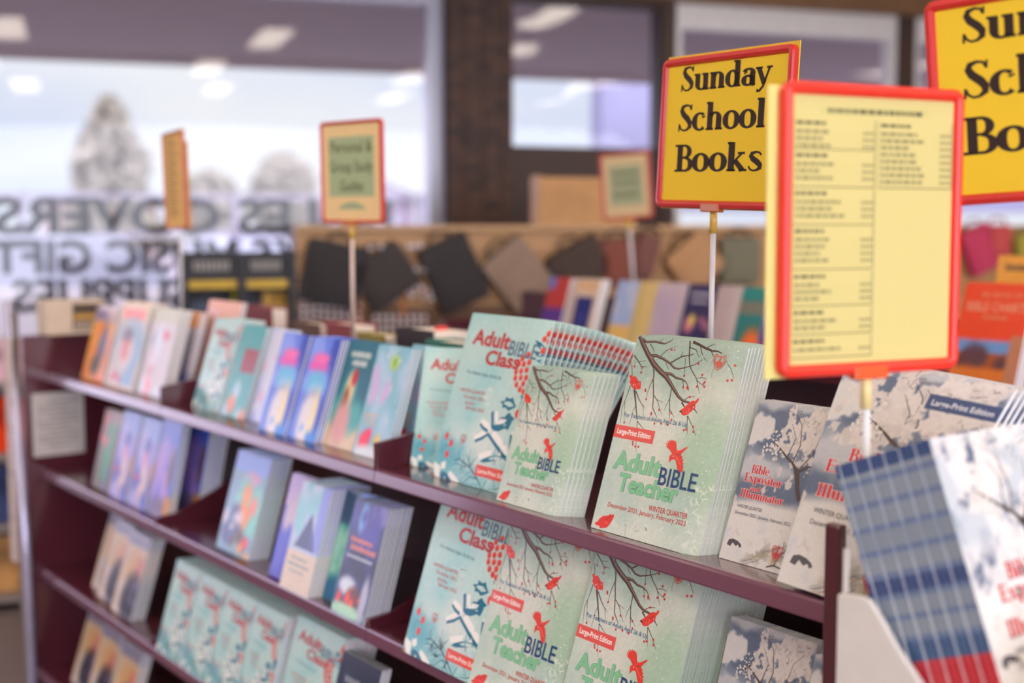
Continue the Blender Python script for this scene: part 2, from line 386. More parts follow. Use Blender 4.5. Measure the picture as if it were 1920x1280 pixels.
C_TEXT = {"adult":[[114,815],[582,805],[150,894]],"bible":[[596,772],[922,767],[586,857]],"class":[[341,704],[761,699],[331,783]],"for":[[140,635],[592,626],[135,653]],"wq":[[112,522],[440,521],[112,542]],"dec":[[173,488],[454,485],[171,506]],"jan":[[209,455],[345,454],[204,472]],"feb":[[233,425],[482,422],[230,442]],"box":[[548,130],[960,129],[963,63],[552,70]],"lpe":[[578,84],[955,87],[574,109]],"logo":[[304,251]]}
CBERRY = [[1013,947],[980,922],[1024,910],[954,890],[1004,877],[1017,842],[968,823],[836,789],[783,764],[867,748],[760,729],[814,733],[860,703],[805,692],[751,684],[759,648],[819,655],[874,661],[790,613],[859,625],[917,615],[837,590],[883,580]]
CBIG = [[883,453],[951,434],[929,390],[82,247],[159,210],[140,143]]
CHOLLY = [[[647,501],[707,516],[702,536],[753,527],[787,539],[810,515],[843,490],[810,475],[767,459],[728,475],[690,469],[684,490]],[[864,557],[895,564],[912,591],[974,596],[974,566],[973,538],[954,518],[973,501],[920,496],[878,481],[878,511],[880,535]],[[866,878],[930,868],[994,838],[1033,799],[963,822],[903,843]],[[888,813],[957,815],[1024,798],[972,785],[914,791]],[[923,764],[987,775],[1042,762],[989,751]],[[681,407],[743,422],[762,438],[787,453],[819,435],[861,424],[834,407],[829,381],[815,354],[776,359],[714,336],[649,334],[604,355],[623,365],[693,374],[761,387],[777,410],[724,422]],[[574,146],[606,166],[687,192],[765,203],[829,206],[862,195],[909,192],[957,205],[968,157],[898,178],[836,192],[737,168],[635,148]],[[113,9],[118,36],[168,40],[215,30],[277,-7],[256,-24],[184,-24],[126,-14]],[[952,284],[970,336],[977,270],[943,266]],[[373,-16],[493,-19],[555,-24],[401,-30]]]
CTEAL = [[[583,439,50],[610,390,50],[629,345,45]],[[468,357,30],[513,338,40],[583,323,40]],[[452,253,36],[535,279,40],[596,309,34]],[[590,311,40],[730,252,46],[826,212,46],[962,160,44]],[[861,333,34],[875,284,44],[897,224,44]],[[961,206,30],[977,141,20]]]
CWHITE = [[[633,444,40],[650,402,50],[683,375,40],[742,407,70],[764,400,60]],[[473,375,50],[543,354,80],[613,330,60]],[[439,267,50],[517,295,70],[581,318,40]],[[647,321,60],[733,282,90],[839,238,80],[865,224,30]],[[887,357,80],[912,301,70],[932,236,60]],[[545,172,50],[671,203,70],[795,217,50]],[[-22,69,50],[62,43,110],[81,-8,90],[154,-26,50]],[[117,94,80],[138,56,70]],[[220,39,60],[284,16,80],[371,-12,60]],[[950,271,40],[953,213,40]]]
CTWIG = [[[257,119,10],[314,134,12],[477,100,14],[592,49,14],[676,-17,14]],[[314,134,8],[296,167,6],[298,189,5]],[[477,100,10],[441,139,8],[432,208,5]],[[399,169,5],[422,155,7],[473,108,8]],[[519,165,6],[491,128,8],[475,104,8]],[[592,49,10],[504,51,8],[439,9,6],[376,-3,5]],[[709,55,6],[688,14,8],[685,-16,8]],[[956,51,5],[818,18,6],[692,-11,7]],[[748,148,6],[757,166,6],[742,177,5]],[[82,247,5],[92,302,5]],[[68,142,7],[61,191,5],[134,192,5]],[[159,210,5],[194,249,5]],[[276,103,5],[389,99,6],[426,103,6]],[[346,67,5],[375,88,5],[426,103,5]]]
CNEEDLE = [[464,124],[432,56],[722,196],[852,127],[807,37],[347,102],[896,77],[567,25]]
CONE = [[918,-7],[2,-9]]
E_TEXT = {"bible":[[121,544],[336,543],[119,596]],"exp":[[61,489],[509,489],[62,541]],"and":[[156,436],[279,437],[152,469]],"ill":[[61,390],[570,392],[59,440]],"wq":[[58,325],[361,323],[57,344]],"dec":[[54,283],[711,281],[53,303]],"logo":[[619,106]],"logo2":[[687,115]],"hut":[[54,96],[231,103]],"trunk":[[619,611],[686,499],[737,437]],"trunktop":[[619,611]],"brL":[[485,674]],"brL2":[[301,752]]}
RED = (226, 54, 38); BROWN = (76, 50, 42); TEAL = (10, 110, 138); NAVY = (30, 68, 112)
def logo(a, x, y, r, col, ly):
    for k in (1, .74):
        p = [(x + r * k * sx, y + r * k * sy * .75) for sx, sy in ((-.85, .8), (.85, .8), (.95, .1), (.5, -.75), (0, -1.1), (-.5, -.75), (-.95, .1), (-.85, .8))]
        a.line([(q[0], q[1], r * .13) for q in p], col, ly, 1)
    a.poly([(x - .5 * r, y - .1 * r), (x - .1 * r, y + .05 * r), (x, y + .35 * r), (x + .12 * r, y + .05 * r), (x + .5 * r, y - .1 * r), (x + .1 * r, y - .55 * r), (x - .1 * r, y - .55 * r)], col, ly)
    a.line([(x + .15 * r, y + .1 * r, r * .16), (x + .2 * r, y + .5 * r, r * .12)], col, ly, 1)
def cover_teacher(wd, ht, large):
    a = Art(wd, ht); p = Paint(56, 78, (194, 208, 194), 5)
    p.blobs(26, (164, 188, 172), .16, (0, .76, 1, 1), .35).blobs(20, (214, 214, 200), .14, (.2, .3, 1, .8), .4).blobs(14, (166, 194, 166), .12, (.72, .2, 1, .6), .4)
    p.blobs(30, (214, 220, 206), .1, (0, 0, 1, .16), .45).blobs(16, (176, 198, 186), .12, (0, .1, .9, .3), .3).grain(3)
    a.paint(p.g)
    for b in BRANCH: a.line(b, BROWN, 2)
    for b in BRANCH:
        if b[0][2] > 20: a.line([(q[0] + q[2] * .12, q[1] + 2, q[2] * .28) for q in b], (146, 112, 96), 3)
    for x, y in TBERRY: a.disc((x, y), 9, (200, 52, 46), 3, 8)
    r = random.Random(3)
    for _ in range(330):
        x, y = r.random() * 1000, r.random() * 1000
        if y < 400 and x < 720 and r.random() < .8: continue
        if r.random() < .35 + .65 * (x / 1000) ** 2: a.disc((x, y), r.choice((2.2, 3, 3, 4.5)), (232, 236, 222), 4, 6)
    for k in range(46):                                    # frost ferns along the foot and right edge
        cx, cy = (r.uniform(150, 960), r.uniform(15, 75)) if k < 28 else (r.uniform(850, 985), r.uniform(30, 330))
        for q in range(7):
            an = r.uniform(0, 2 * pi); l = r.uniform(14, 44)
            a.line([(cx, cy, 4), (cx + l * cos(an), cy + l * .75 * sin(an), 1.5)], (226, 230, 216), 1)
    for b in (BIRD1, BIRD2, BIRD4, BIRD3): a.poly(b, RED, 4)
    a.poly([(BIRD2[0][0], BIRD2[0][1]), (BIRD2[1][0] - 4, BIRD2[1][1] - 4), (BIRD2[1][0] + 14, BIRD2[1][1] - 16), (BIRD2[15][0], BIRD2[15][1])], (88, 52, 46), 5)
    for b, i, j in ((BIRD2, 9, 12), (BIRD1, 6, 9), (BIRD4, 9, 12), (BIRD3, 20, 29)):
        cx = sum(q[0] for q in b) / len(b); cy = sum(q[1] for q in b) / len(b)
        a.line([(cx, cy, 10), ((cx + b[i][0]) / 2, (cy + b[i][1]) / 2, 8), (b[i][0], b[i][1], 3)], (186, 48, 42), 5)
        a.line([(cx, cy - 8, 8), (b[j][0], b[j][1], 3)], (240, 110, 84), 5)
    T = T_TEXT
    logo(a, T['logo'][0][0], T['logo'][0][1], 52, (206, 84, 66), 5)
    a.text('For Teachers of Adults Ages 26 & Up', T['for'][0], T['for'][1], 21, (46, 98, 140), 6, off=.006)
    if large:
        a.bar(0, 468, 404, 533, (226, 80, 70), 5)
        a.text('Large-Print Edition', (32, 490), (372, 490), 26, (250, 236, 228), 7, off=.025)
    a.text('Adult', T['adult'][0], T['adult'][1], 86, (128, 196, 146), 8, off=.026, outline=.038, ocol=(78, 142, 106))
    a.text('Teacher', T['teacher'][0], T['teacher'][1], 82, (128, 196, 146), 8, off=.026, outline=.038, ocol=(78, 142, 106))
    a.text('BIBLE', T['bible'][0], T['bible'][1], 84, NAVY, 9, off=.012)
    a.poly(BIRD3[24:33], RED, 10)
    a.text('WINTER QUARTER', T['wq'][0], T['wq'][1], 25, (204, 70, 58), 6, off=.012)
    a.text('December 2021, January, February 2022', T['dec'][0], T['dec'][1], 23, (204, 70, 58), 6, off=.006)
    return a
def cover_class(wd, ht, large):
    a = Art(wd, ht); p = Paint(44, 60, (156, 208, 207), 9)
    p.blobs(22, (196, 218, 210), .2, a=.4).blobs(14, (120, 188, 196), .14, (0, 0, .8, .16), .45).blobs(10, (214, 224, 216), .12, (.2, .1, .8, .3), .5).blobs(8, (96, 176, 190), .07, (0, .1, .3, .2), .5).grain(2)
    a.paint(p.g)
    r = random.Random(8)
    for x, y in CNEEDLE:
        for k in range(30):
            an = r.uniform(0, 2 * pi); l = r.uniform(40, 120)
            a.line([(x, y, 4), (x + l * cos(an), y + l * .75 * sin(an), 2)], r.choice(((112, 184, 196), (206, 226, 220), (78, 160, 180))), 1)
    for q in CWHITE: a.line(q, (242, 240, 234), 2, .78)
    for q in CTEAL: a.line(q, TEAL, 3, .62)
    for q in CHOLLY: a.poly(q, TEAL, 4)
    for q in CTWIG: a.line(q, (30, 84, 104), 5, .8)
    for q in CHOLLY:
        cx = sum(t[0] for t in q) / len(q); cy = sum(t[1] for t in q) / len(q)
        a.disc((cx, cy), 10, (206, 226, 226), 5, 8); a.disc((cx + 25, cy - 14), 7, (206, 226, 226), 5, 8)
    for x, y in CBERRY: a.disc((x, y), 23, (228, 74, 58), 6, 10, 1.1); a.disc((x + 6, y - 6), 8, (170, 40, 40), 7, 8)
    for i, (x, y) in enumerate(CBIG): a.disc((x, y), 33 if i < 3 else 26, (230, 64, 52), 6, 14, 1.15)
    a.disc((CONE[0][0], CONE[0][1] + 14), 36, (140, 104, 66), 6, 12); a.disc((CONE[1][0] + 5, CONE[1][1] + 10), 30, (160, 112, 66), 6, 12)
    for _ in range(70): a.disc((r.random() * 1000, 200 + r.random() * 790), r.choice((3, 4, 7)), (220, 232, 226), 1, 8)
    for _ in range(60):
        an = r.random() * 6.3; q = r.random() ** .5
        a.disc((480 + 55 * q * cos(an), 520 + 60 * q * sin(an)), 6, (222, 230, 222), 1, 6)
    T = C_TEXT
    a.text('Adult', T['adult'][0], T['adult'][1], 86, (192, 52, 56), 8, off=.03)
    a.text('Class', T['class'][0], T['class'][1], 80, (192, 52, 56), 8, off=.03)
    a.text('BIBLE', T['bible'][0], T['bible'][1], 85, (84, 112, 134), 9, off=.008)
    a.text('For Adults Ages 26 & Up', T['for'][0], T['for'][1], 20, (80, 116, 140), 6)
    for k, s in (('wq', 'WINTER QUARTER'), ('dec', 'December 2021,'), ('jan', 'January,'), ('feb', 'February 2022')):
        a.text(s, T[k][0], T[k][1], 20, (204, 92, 84), 6, off=.006)
    logo(a, T['logo'][0][0], T['logo'][0][1], 38, (196, 128, 118), 5)
    if large:
        a.bar(546, 66, 1000, 130, (228, 84, 72), 7)
        a.text('Large-Print Edition', (578, 85), (960, 85), 24, (250, 232, 222), 8, off=.02)
    return a
def cover_expositor(wd, ht, large, pale=False):
    a = Art(wd, ht); p = Paint(110, 165, (96, 108, 132), 4)
    sm = lambda x, e0, e1: np.clip((x - e0) / (e1 - e0), 0, 1) ** 2 * (3 - 2 * np.clip((x - e0) / (e1 - e0), 0, 1))
    reg = lambda x, y, rx, ry, so=.5: np.clip((1 + so - np.sqrt(((p.U - x) / rx) ** 2 + ((p.V - y) / ry) ** 2)) / (2 * so), 0, 1)
    f1, f2, f3, f4 = p.fbm(4), p.fbm(9), p.fbm(16), p.fbm(5)
    p.mix(.7 * sm(f1, .45, .7), (140, 148, 164))                                     # slate winter sky
    p.mix(.95 * sm(reg(.06, .82, .2, .11) + (f2 - .5) * 1.3, .45, .7), (222, 218, 214))   # bright cloud at the upper left
    p.mix(.9 * sm(reg(.2, .58, .4, .09, .6) + (f4 - .5), .35, .8), (198, 197, 200))       # haze over the fields
    p.mix(.85 * sm(p.V + (f4 - .5) * .1, .93, .99), (206, 204, 204))
    p.mix(sm(.40 - p.V + (f1 - .5) * .06 + (p.U - .5) * .02, -.03, .04), (218, 213, 208))  # snow
    p.mix(.5 * sm(f4, .5, .7) * sm(.36 - p.V, 0, .05), (190, 195, 203))
    p.mix(.9 * sm(reg(.9, .47, .3, .08) + (f2 - .5) * .5, .45, .75), (92, 104, 128))      # dark wood behind the trunk
    cx, cy, rx_, ry_ = (.78, .8, .42, .24) if not large else (.62, .8, .62, .26)
    leaf = reg(cx, cy, rx_, ry_, .45) * .9 + (f2 - .5) * 1.7 + (f3 - .5) * 1.5
    p.mix(.95 * sm(leaf, .56, .68), (224, 213, 205)).mix(.55 * sm(leaf, .56, .7) * sm(f3, .5, .66), (196, 188, 184))
    p.mix(.7 * sm(.14 - np.abs(p.V - .02 - p.U * .13 + (f2 - .5) * .1), .04, .12) * sm(p.U, .2, .5) * sm(f3, .4, .6), (134, 128, 118))
    p.mix(.6 * sm(.1 - np.abs(p.V - p.U * .1), .03, .09) * sm(p.U, .4, .7) * sm(f2, .5, .62), (186, 164, 120)); p.grain(3)
    if pale: p.mix(.85 * sm(f2, .30, .5), (228, 225, 222)).mix(.5 * sm(f1, .55, .7) * sm(p.V, .5, .6), (160, 178, 194))
    a.paint(p.g)
    K = (78, 62, 58)
    for q in ([(737, 437, 46), (686, 499, 50), (640, 590, 62), (619, 615, 60)], [(619, 611, 44), (560, 650, 26), (485, 674, 24), (430, 700, 20), (301, 752, 12), (250, 775, 6)],
              [(640, 600, 34), (740, 640, 20), (830, 650, 10)], [(560, 650, 14), (600, 760, 12), (560, 880, 9), (480, 940, 4)], [(485, 674, 12), (530, 800, 8), (450, 880, 4)],
              [(660, 630, 14), (760, 720, 9), (880, 780, 5)], [(760, 720, 8), (800, 850, 5), (900, 920, 3)], [(330, 740, 8), (290, 720, 6), (240, 735, 3)]):
        a.line(q, K, 2, .9, 3)
    r = random.Random(5)
    for _ in range(70):
        x, y = r.uniform(350, 960), r.uniform(600, 980); an = r.uniform(0, 6.3); l = r.uniform(15, 60)
        a.line([(x, y, 5), (x + l * cos(an), y + l * .7 * sin(an), 2)], (96, 84, 84), 2, .9, 3)
    for _ in range(60): a.disc((r.uniform(180, 420), r.uniform(680, 830)), r.uniform(5, 14), (226, 218, 212), 3, 8)
    a.poly([(54, 90), (66, 122), (110, 132), (170, 126), (215, 112), (232, 96), (205, 88), (190, 104), (160, 92), (120, 110), (100, 84)], (74, 68, 76), 2)
    for _ in range(60):
        x = r.uniform(230, 800); y = 10 + (x - 230) * .28 + r.uniform(-45, 25); l = r.uniform(30, 110)
        a.line([(x, y, 5), (x + l, y + l * .3, 2)], r.choice(((132, 124, 112), (190, 168, 122), (96, 92, 92), (222, 218, 214))), 2, 1, 3)
    for q in ([(560, 20, 14), (640, 40, 16), (740, 30, 12)], [(640, 40, 10), (700, 130, 8), (690, 190, 5)], [(690, 110, 10), (790, 190, 6)]): a.line(q, (70, 62, 70), 3, .9, 3)
    rd, wh, nv = (208, 30, 48), (240, 224, 220), (52, 56, 84)
    if pale:
        for s, A_, B_, hh in (('Bible', (330, 400), (640, 400), 66), ('Expositor', (210, 322), (830, 322), 66), ('and', (440, 256), (620, 256), 40), ('Illuminator', (190, 186), (900, 186), 66)):
            a.text(s, A_, B_, hh, rd, 6, serif=True, outline=.05, ocol=wh)
        a.text('WINTER QUARTER', (200, 120), (590, 120), 24, nv, 6)
        a.text('December 2021, January, February 2022', (200, 66), (960, 66), 24, nv, 6)
        return a
    if large:
        for s, A_, B_, hh in (('Bible', (250, 560), (520, 560), 54), ('Expositor', (110, 497), (640, 497), 54), ('and', (300, 440), (460, 440), 34), ('Illuminator', (100, 388), (700, 388), 54)):
            a.text(s, A_, B_, hh, rd, 6, serif=True, outline=.05, ocol=wh)
        a.text('WINTER QUARTER', (120, 318), (480, 318), 21, nv, 6)
        a.text('December 2021, January, February 2022', (120, 268), (860, 268), 21, nv, 6)
        a.bar(590, 838, 1000, 905, (72, 86, 122), 5)
        a.text('Large-Print Edition', (622, 858), (970, 858), 24, (226, 226, 230), 7, off=.02)
    else:
        for s, A_, B_, hh in (('Bible', (121, 544), (336, 544), 52), ('Expositor', (61, 489), (509, 489), 52), ('and', (156, 436), (279, 436), 33), ('Illuminator', (61, 390), (570, 390), 50)):
            a.text(s, A_, B_, hh, rd, 6, serif=True, outline=.05, ocol=wh)
        a.text('WINTER QUARTER', (58, 325), (361, 325), 20, nv, 6)
        a.text('December 2021, January, February 2022', (54, 283), (711, 283), 20, nv, 6)
    logo(a, 640, 116, 60, (204, 52, 62), 5)
    return a
def simple(wd, ht, c, ops, marks=(), seed=1, nx=24, ny=34):
    a = Art(wd, ht); p = Paint(nx, ny, c, seed)
    for o in ops: getattr(p, o[0])(*o[1:])
    g = p.grain(2).g; m = g.mean(axis=2, keepdims=True); a.paint(np.clip((m + (g - m) * 1.42) * 1.08 - 24, 4, 250))
    for m in marks: getattr(a, m[0])(*m[1:])
    return a
SM = (.142, .214); LG = (.207, .285)
def squiggle(x0, x1, y, h, col, seed=0):        # a title line too small to read
    r = random.Random(seed); m = []; x = x0
    while x < x1 - 20:
        wd = r.uniform(28, 60); m.append(('poly', [(x, y), (x, y + h * r.uniform(.7, 1)), (min(x + wd, x1), y + h * r.uniform(.7, 1)), (min(x + wd, x1), y)], col, 3)); x += wd + 14
    return m
COVERS = {
 'teacher_large': lambda: cover_teacher(*LG, True), 'teacher': lambda: cover_teacher(.148, .22, False),
 'class_large': lambda: cover_class(.222, .292, True), 'class': lambda: cover_class(.142, .22, False), 'class_mid': lambda: cover_class(.195, .235, True),
 'expositor': lambda: cover_expositor(.142, .214, False), 'expositor_large': lambda: cover_expositor(*LG, True),
 'expositor_end': lambda: cover_expositor(.172, .24, True, True),
 'tan': lambda: simple(.172, .21, (222, 166, 92), (('rect', 0, .78, 1, 1, (196, 176, 170)), ('rect', 0, .82, .6, .95, (150, 140, 168)), ('ell', .62, .5, .16, .28, (84, 96, 130)), ('ell', .5, .2, .2, .14, (96, 80, 74)), ('rect', .8, 0, 1, .6, (216, 150, 110)), ('blobs', 5, (230, 140, 70), .12))),
 'arch': lambda: simple(.2, .232, (208, 190, 176), (('rect', 0, .8, 1, 1, (214, 190, 150)), ('rect', .1, .8, .9, .94, (214, 110, 60)), ('ell', .55, .5, .48, .3, (124, 156, 178)), ('rect', .5, .05, .95, .5, (124, 156, 178)), ('ell', .45, .45, .3, .28, (214, 198, 190)), ('ell', .45, .6, .17, .1, (60, 44, 44)), ('ell', .45, .45, .14, .14, (196, 120, 104)), ('blobs', 4, (170, 50, 60), .06, (.1, .1, .6, .16)))),
 'child': lambda: simple(.165, .225, (206, 196, 196), (('rect', 0, .84, 1, 1, (196, 192, 168)), ('ell', .35, .62, .18, .12, (52, 66, 104)), ('ell', .6, .7, .2, .06, (186, 70, 74)), ('ell', .34, .42, .14, .2, (196, 130, 126)), ('ell', .3, .1, .2, .1, (222, 150, 150)), ('blobs', 6, (216, 216, 222), .16))),
 'skyboy': lambda: simple(*SM, (214, 212, 226), (('rect', 0, .8, 1, 1, (214, 168, 128)), ('ell', .42, .62, .2, .12, (64, 84, 110)), ('ell', .4, .42, .13, .16, (206, 140, 120)), ('blobs', 9, (120, 140, 206), .12, (.1, .1, 1, .45)), ('ell', .3, .06, .5, .08, (236, 232, 240)))),
 'tanback': lambda: simple(.195, .245, (206, 152, 104), (('blobs', 6, (226, 206, 190), .12), ('rect', 0, .3, .4, .9, (214, 178, 170)))),
 'tealred': lambda: simple(.118, .213, (104, 166, 166), (('rect', .3, .5, .95, .75, (150, 84, 84)), ('blobs', 5, (196, 214, 226), .14, (0, 0, 1, .4)), ('blobs', 4, (214, 150, 120), .08, (0, 0, 1, .2)))),
 'snowblue': lambda: simple(.118, .213, (206, 212, 238), (('blobs', 12, (226, 226, 240), .2), ('blobs', 5, (176, 186, 226), .14), ('blobs', 4, (232, 190, 206), .06))),
 'robe': lambda: simple(.118, .213, (124, 144, 214), (('rect', .75, .0, 1, 1, (70, 92, 170)), ('blobs', 10, (160, 176, 232), .15, (0, .5, .8, 1)), ('ell', .45, .72, .34, .06, (226, 120, 186)), ('ell', .48, .8, .3, .05, (232, 140, 190)), ('ell', .5, .55, .33, .13, (140, 196, 226)), ('ell', .55, .4, .25, .08, (70, 90, 160)), ('ell', .5, .2, .28, .3, (234, 228, 232)), ('ell', .68, .25, .12, .26, (236, 226, 200)), ('blobs', 7, (60, 140, 206), .07, (0, 0, 1, .12)))),
 'angel': lambda: simple(.118, .213, (64, 118, 132), (('rect', 0, 0, 1, .34, (224, 206, 184)), ('ell', .5, .3, .5, .1, (150, 196, 186)), ('blobs', 5, (110, 176, 176), .2, (0, .3, 1, .6)), ('ell', .42, .52, .15, .2, (232, 214, 176)), ('ell', .36, .42, .1, .14, (128, 84, 48)), ('ell', .5, .66, .09, .08, (176, 60, 60)), ('blobs', 3, (214, 172, 170), .16, (.2, .1, .8, .3))), squiggle(200, 820, 850, 60, (214, 224, 214), 3) + squiggle(300, 760, 770, 60, (214, 224, 214), 4)),
 'flowers': lambda: simple(.118, .213, (160, 196, 208), (('blobs', 14, (190, 212, 226), .16), ('blobs', 5, (216, 196, 226), .1, (.1, .5, .6, .9)), ('ell', .6, .86, .14, .07, (196, 212, 150)), ('ell', .6, .86, .05, .04, (120, 170, 60)), ('blobs', 26, (226, 232, 230), .022, (0, 0, 1, 1), .9), ('ell', .25, .12, .16, .1, (220, 70, 84)), ('ell', .35, .2, .08, .05, (226, 60, 120)), ('ell', .62, .15, .08, .06, (232, 196, 90)), ('ell', .4, .02, .4, .08, (232, 236, 240))), squiggle(100, 520, 360, 20, (226, 170, 130), 5) + squiggle(100, 480, 320, 20, (226, 170, 130), 6) + squiggle(150, 480, 280, 20, (226, 170, 130), 7)),
 'green': lambda: simple(*SM, (108, 96, 72), (('rect', .3, .1, .8, .86, (78, 138, 92)), ('rect', 0, .84, 1, 1, (150, 124, 96)), ('blobs', 5, (206, 104, 60), .1, (0, .6, .4, 1)), ('rect', .78, 0, 1, .8, (110, 82, 72)), ('rect', .55, .0, .7, .3, (90, 120, 150)))),
 'figures': lambda: simple(.122, .228, (166, 160, 214), (('rect', 0, .75, 1, 1, (158, 172, 222)), ('blobs', 8, (196, 190, 232), .14), ('ell', .5, .68, .14, .1, (66, 72, 150)), ('ell', .5, .5, .13, .14, (214, 150, 186)), ('ell', .55, .25, .2, .25, (226, 206, 206)), ('ell', .2, .3, .16, .14, (90, 100, 176)), ('ell', .18, .3, .1, .06, (206, 66, 84)), ('rect', .8, 0, 1, .5, (176, 130, 110)), ('blobs', 6, (106, 116, 190), .1, (0, .0, 1, .3)))),
 'bluebird': lambda: simple(.12, .252, (122, 138, 214), (('rect', 0, .75, 1, 1, (108, 130, 206)), ('blobs', 26, (196, 172, 226), .12, (0, .2, .7, .7)), ('ell', .8, .5, .12, .2, (120, 100, 96)), ('ell', .5, .06, .5, .12, (146, 132, 160)), ('ell', .9, .1, .2, .12, (206, 156, 84)))),
 'jungle': lambda: simple(.165, .222, (146, 172, 190), (('rect', 0, .8, 1, 1, (150, 172, 226)), ('ell', .6, .75, .24, .07, (214, 166, 190)), ('blobs', 8, (150, 206, 196), .12, (.2, .3, 1, .7)), ('ell', .55, .6, .13, .1, (226, 160, 84)), ('ell', .55, .38, .2, .14, (222, 150, 74)), ('ell', .8, .5, .1, .1, (226, 150, 130)), ('blobs', 12, (96, 106, 140), .08, (0, .1, .5, .5)), ('blobs', 6, (226, 214, 226), .06, (0, .1, .5, .4)), ('blobs', 7, (104, 84, 54), .06, (.4, .05, .8, .25)), ('ell', .8, .14, .08, .06, (206, 54, 54)), ('blobs', 3, (226, 160, 60), .05, (.6, 0, 1, .1))), seed=6),
 'purple': lambda: simple(.118, .213, (74, 76, 170), (('rect', 0, .7, 1, 1, (196, 176, 214)), ('ell', .35, .6, .3, .22, (206, 190, 206)), ('blobs', 12, (96, 100, 190), .12, (0, 0, 1, .5)), ('rect', .85, .3, 1, 1, (150, 110, 130)), ('ell', .7, .55, .16, .2, (110, 96, 150)), ('ell', .7, .14, .1, .06, (226, 130, 150))), seed=7),
 'pyramid': lambda: simple(.118, .213, (196, 206, 226), (('rect', 0, .75, 1, 1, (206, 216, 230)), ('blobs', 8, (166, 206, 214), .12, (0, .6, 1, 1)), ('rect', .75, .4, 1, 1, (160, 168, 220)), ('rect', 0, 0, 1, .36, (224, 210, 196))), [('poly', [(180, 400), (560, 740), (860, 400)], (66, 78, 122), 2), ('poly', [(560, 740), (860, 400), (640, 400)], (84, 92, 150), 3)] + squiggle(180, 760, 290, 22, (120, 146, 150), 1) + squiggle(120, 820, 230, 24, (120, 146, 150), 2) + squiggle(200, 700, 170, 22, (150, 160, 160), 3), seed=8),
 'tealsnow': lambda: simple(.118, .213, (90, 150, 150), (('rect', 0, .7, 1, 1, (70, 96, 120)), ('rect', .5, .6, .85, 1, (120, 156, 222)), ('blobs', 10, (176, 216, 200), .16, (0, .15, .7, .6)), ('ell', .8, .3, .16, .16, (54, 140, 110)), ('ell', .4, .1, .5, .14, (64, 118, 146)), ('ell', .6, .55, .08, .03, (206, 206, 70))), seed=9),
 'night': lambda: simple(.118, .213, (70, 74, 118), (('ell', .35, .85, .12, .14, (156, 196, 236)), ('ell', .8, .92, .3, .1, (150, 146, 190)), ('blobs', 8, (96, 92, 160), .12, (0, .6, 1, 1)), ('blobs', 14, (40, 44, 76), .1, (0, .25, 1, .5)), ('ell', .3, .26, .25, .08, (226, 232, 240)), ('ell', .55, .17, .22, .1, (110, 66, 54)), ('blobs', 7, (222, 92, 50), .05, (.1, .1, .8, .2)), ('ell', .4, .05, .6, .06, (196, 226, 206)), ('ell', .85, .2, .1, .2, (196, 196, 210))), squiggle(120, 760, 640, 46, (232, 130, 110), 1) + squiggle(160, 900, 570, 50, (232, 130, 110), 2) + squiggle(100, 860, 500, 30, (190, 196, 214), 3), seed=10),
 'portrait': lambda: simple(*SM, (216, 196, 172), (('rect', 0, .85, 1, 1, (160, 156, 170)), ('ell', .6, .6, .36, .22, (212, 180, 140)), ('ell', .8, .6, .18, .16, (206, 150, 130)), ('rect', .1, .0, .5, .4, (226, 216, 208)), ('ell', .72, .22, .4, .3, (40, 34, 42)), ('blobs', 4, (150, 136, 170), .06, (.7, .2, 1, .5))), squiggle(150, 850, 890, 40, (110, 106, 130), 1)),
 'navy': lambda: simple(*SM, (38, 46, 66), (('blobs', 8, (60, 70, 92), .12),), squiggle(200, 800, 760, 60, (150, 156, 166), 2)),
}
def make_pages(wd, ht, t, D, nu=8, nv=6):
    mb = MB(); e = .0012
    vs_ = []
    for zz in (-.0004, -t + .0004):
        for j in range(nv + 1):
            for i in range(nu + 1):
                u, v = i / nu, j / nv
                vs_.append((e * .3 + (wd - e) * u, e * .5 + (ht - e) * v, zz + D(u, v)))
    n = (nu + 1) * (nv + 1); fs = []
    for j in range(nv):
        for i in range(nu):
            a = j * (nu + 1) + i; q = (a, a + 1, a + nu + 2, a + nu + 1)
            fs.append(q); fs.append(tuple(n + k for k in reversed(q)))
    ring = [i for i in range(nu + 1)] + [j * (nu + 1) + nu for j in range(1, nv + 1)] + [nv * (nu + 1) + i for i in range(nu - 1, -1, -1)] + [j * (nu + 1) for j in range(nv - 1, 0, -1)]
    for k in range(len(ring)):
        a, b = ring[k], ring[(k + 1) % len(ring)]; fs.append((a, n + a, n + b, b))
    mb.add(vs_, fs)
    return mb
def make_cover(art, t, D, spine, back):
    mb = MB(); art.emit(mb, D)
    nu, nv = 8, 6; vs_ = [(art.w * i / nu, art.h * j / nv, -t + D(i / nu, j / nv)) for j in range(nv + 1) for i in range(nu + 1)]
    mb.add(vs_, [(j * (nu + 1) + i, (j + 1) * (nu + 1) + i, (j + 1) * (nu + 1) + i + 1, j * (nu + 1) + i + 1) for j in range(nv) for i in range(nu)], back)
    for v0, v1, c in spine:                                # bound edge on the left
        mb.add([(0, art.h * v0, D(0, v0)), (0, art.h * v1, D(0, v1)), (0, art.h * v1, -t + D(0, v1)), (0, art.h * v0, -t + D(0, v0))], [(0, 1, 2, 3)], c)
    gc = art.bgc; ny = 18                                  # the rim of the front sheet's right edge, in the ink that runs off it
    for j in range(ny):
        v0, v1 = j / ny, (j + 1) / ny; c = gc[int((v0 + v1) / 2 * (gc.shape[0] - 1)), -1]
        mb.add([(art.w, art.h * v0, D(1, v0)), (art.w, art.h * v0, D(1, v0) - .0005), (art.w, art.h * v1, D(1, v1) - .0005), (art.w, art.h * v1, D(1, v1))], [(0, 1, 2, 3)], tuple(c))
    return mb
_MESH = {}
def flat(u, v): return 0.0
def curl(u, v): return -.010 * max(0, (u - .80) / .20) ** 2 + .0025 * sin(pi * u) * v
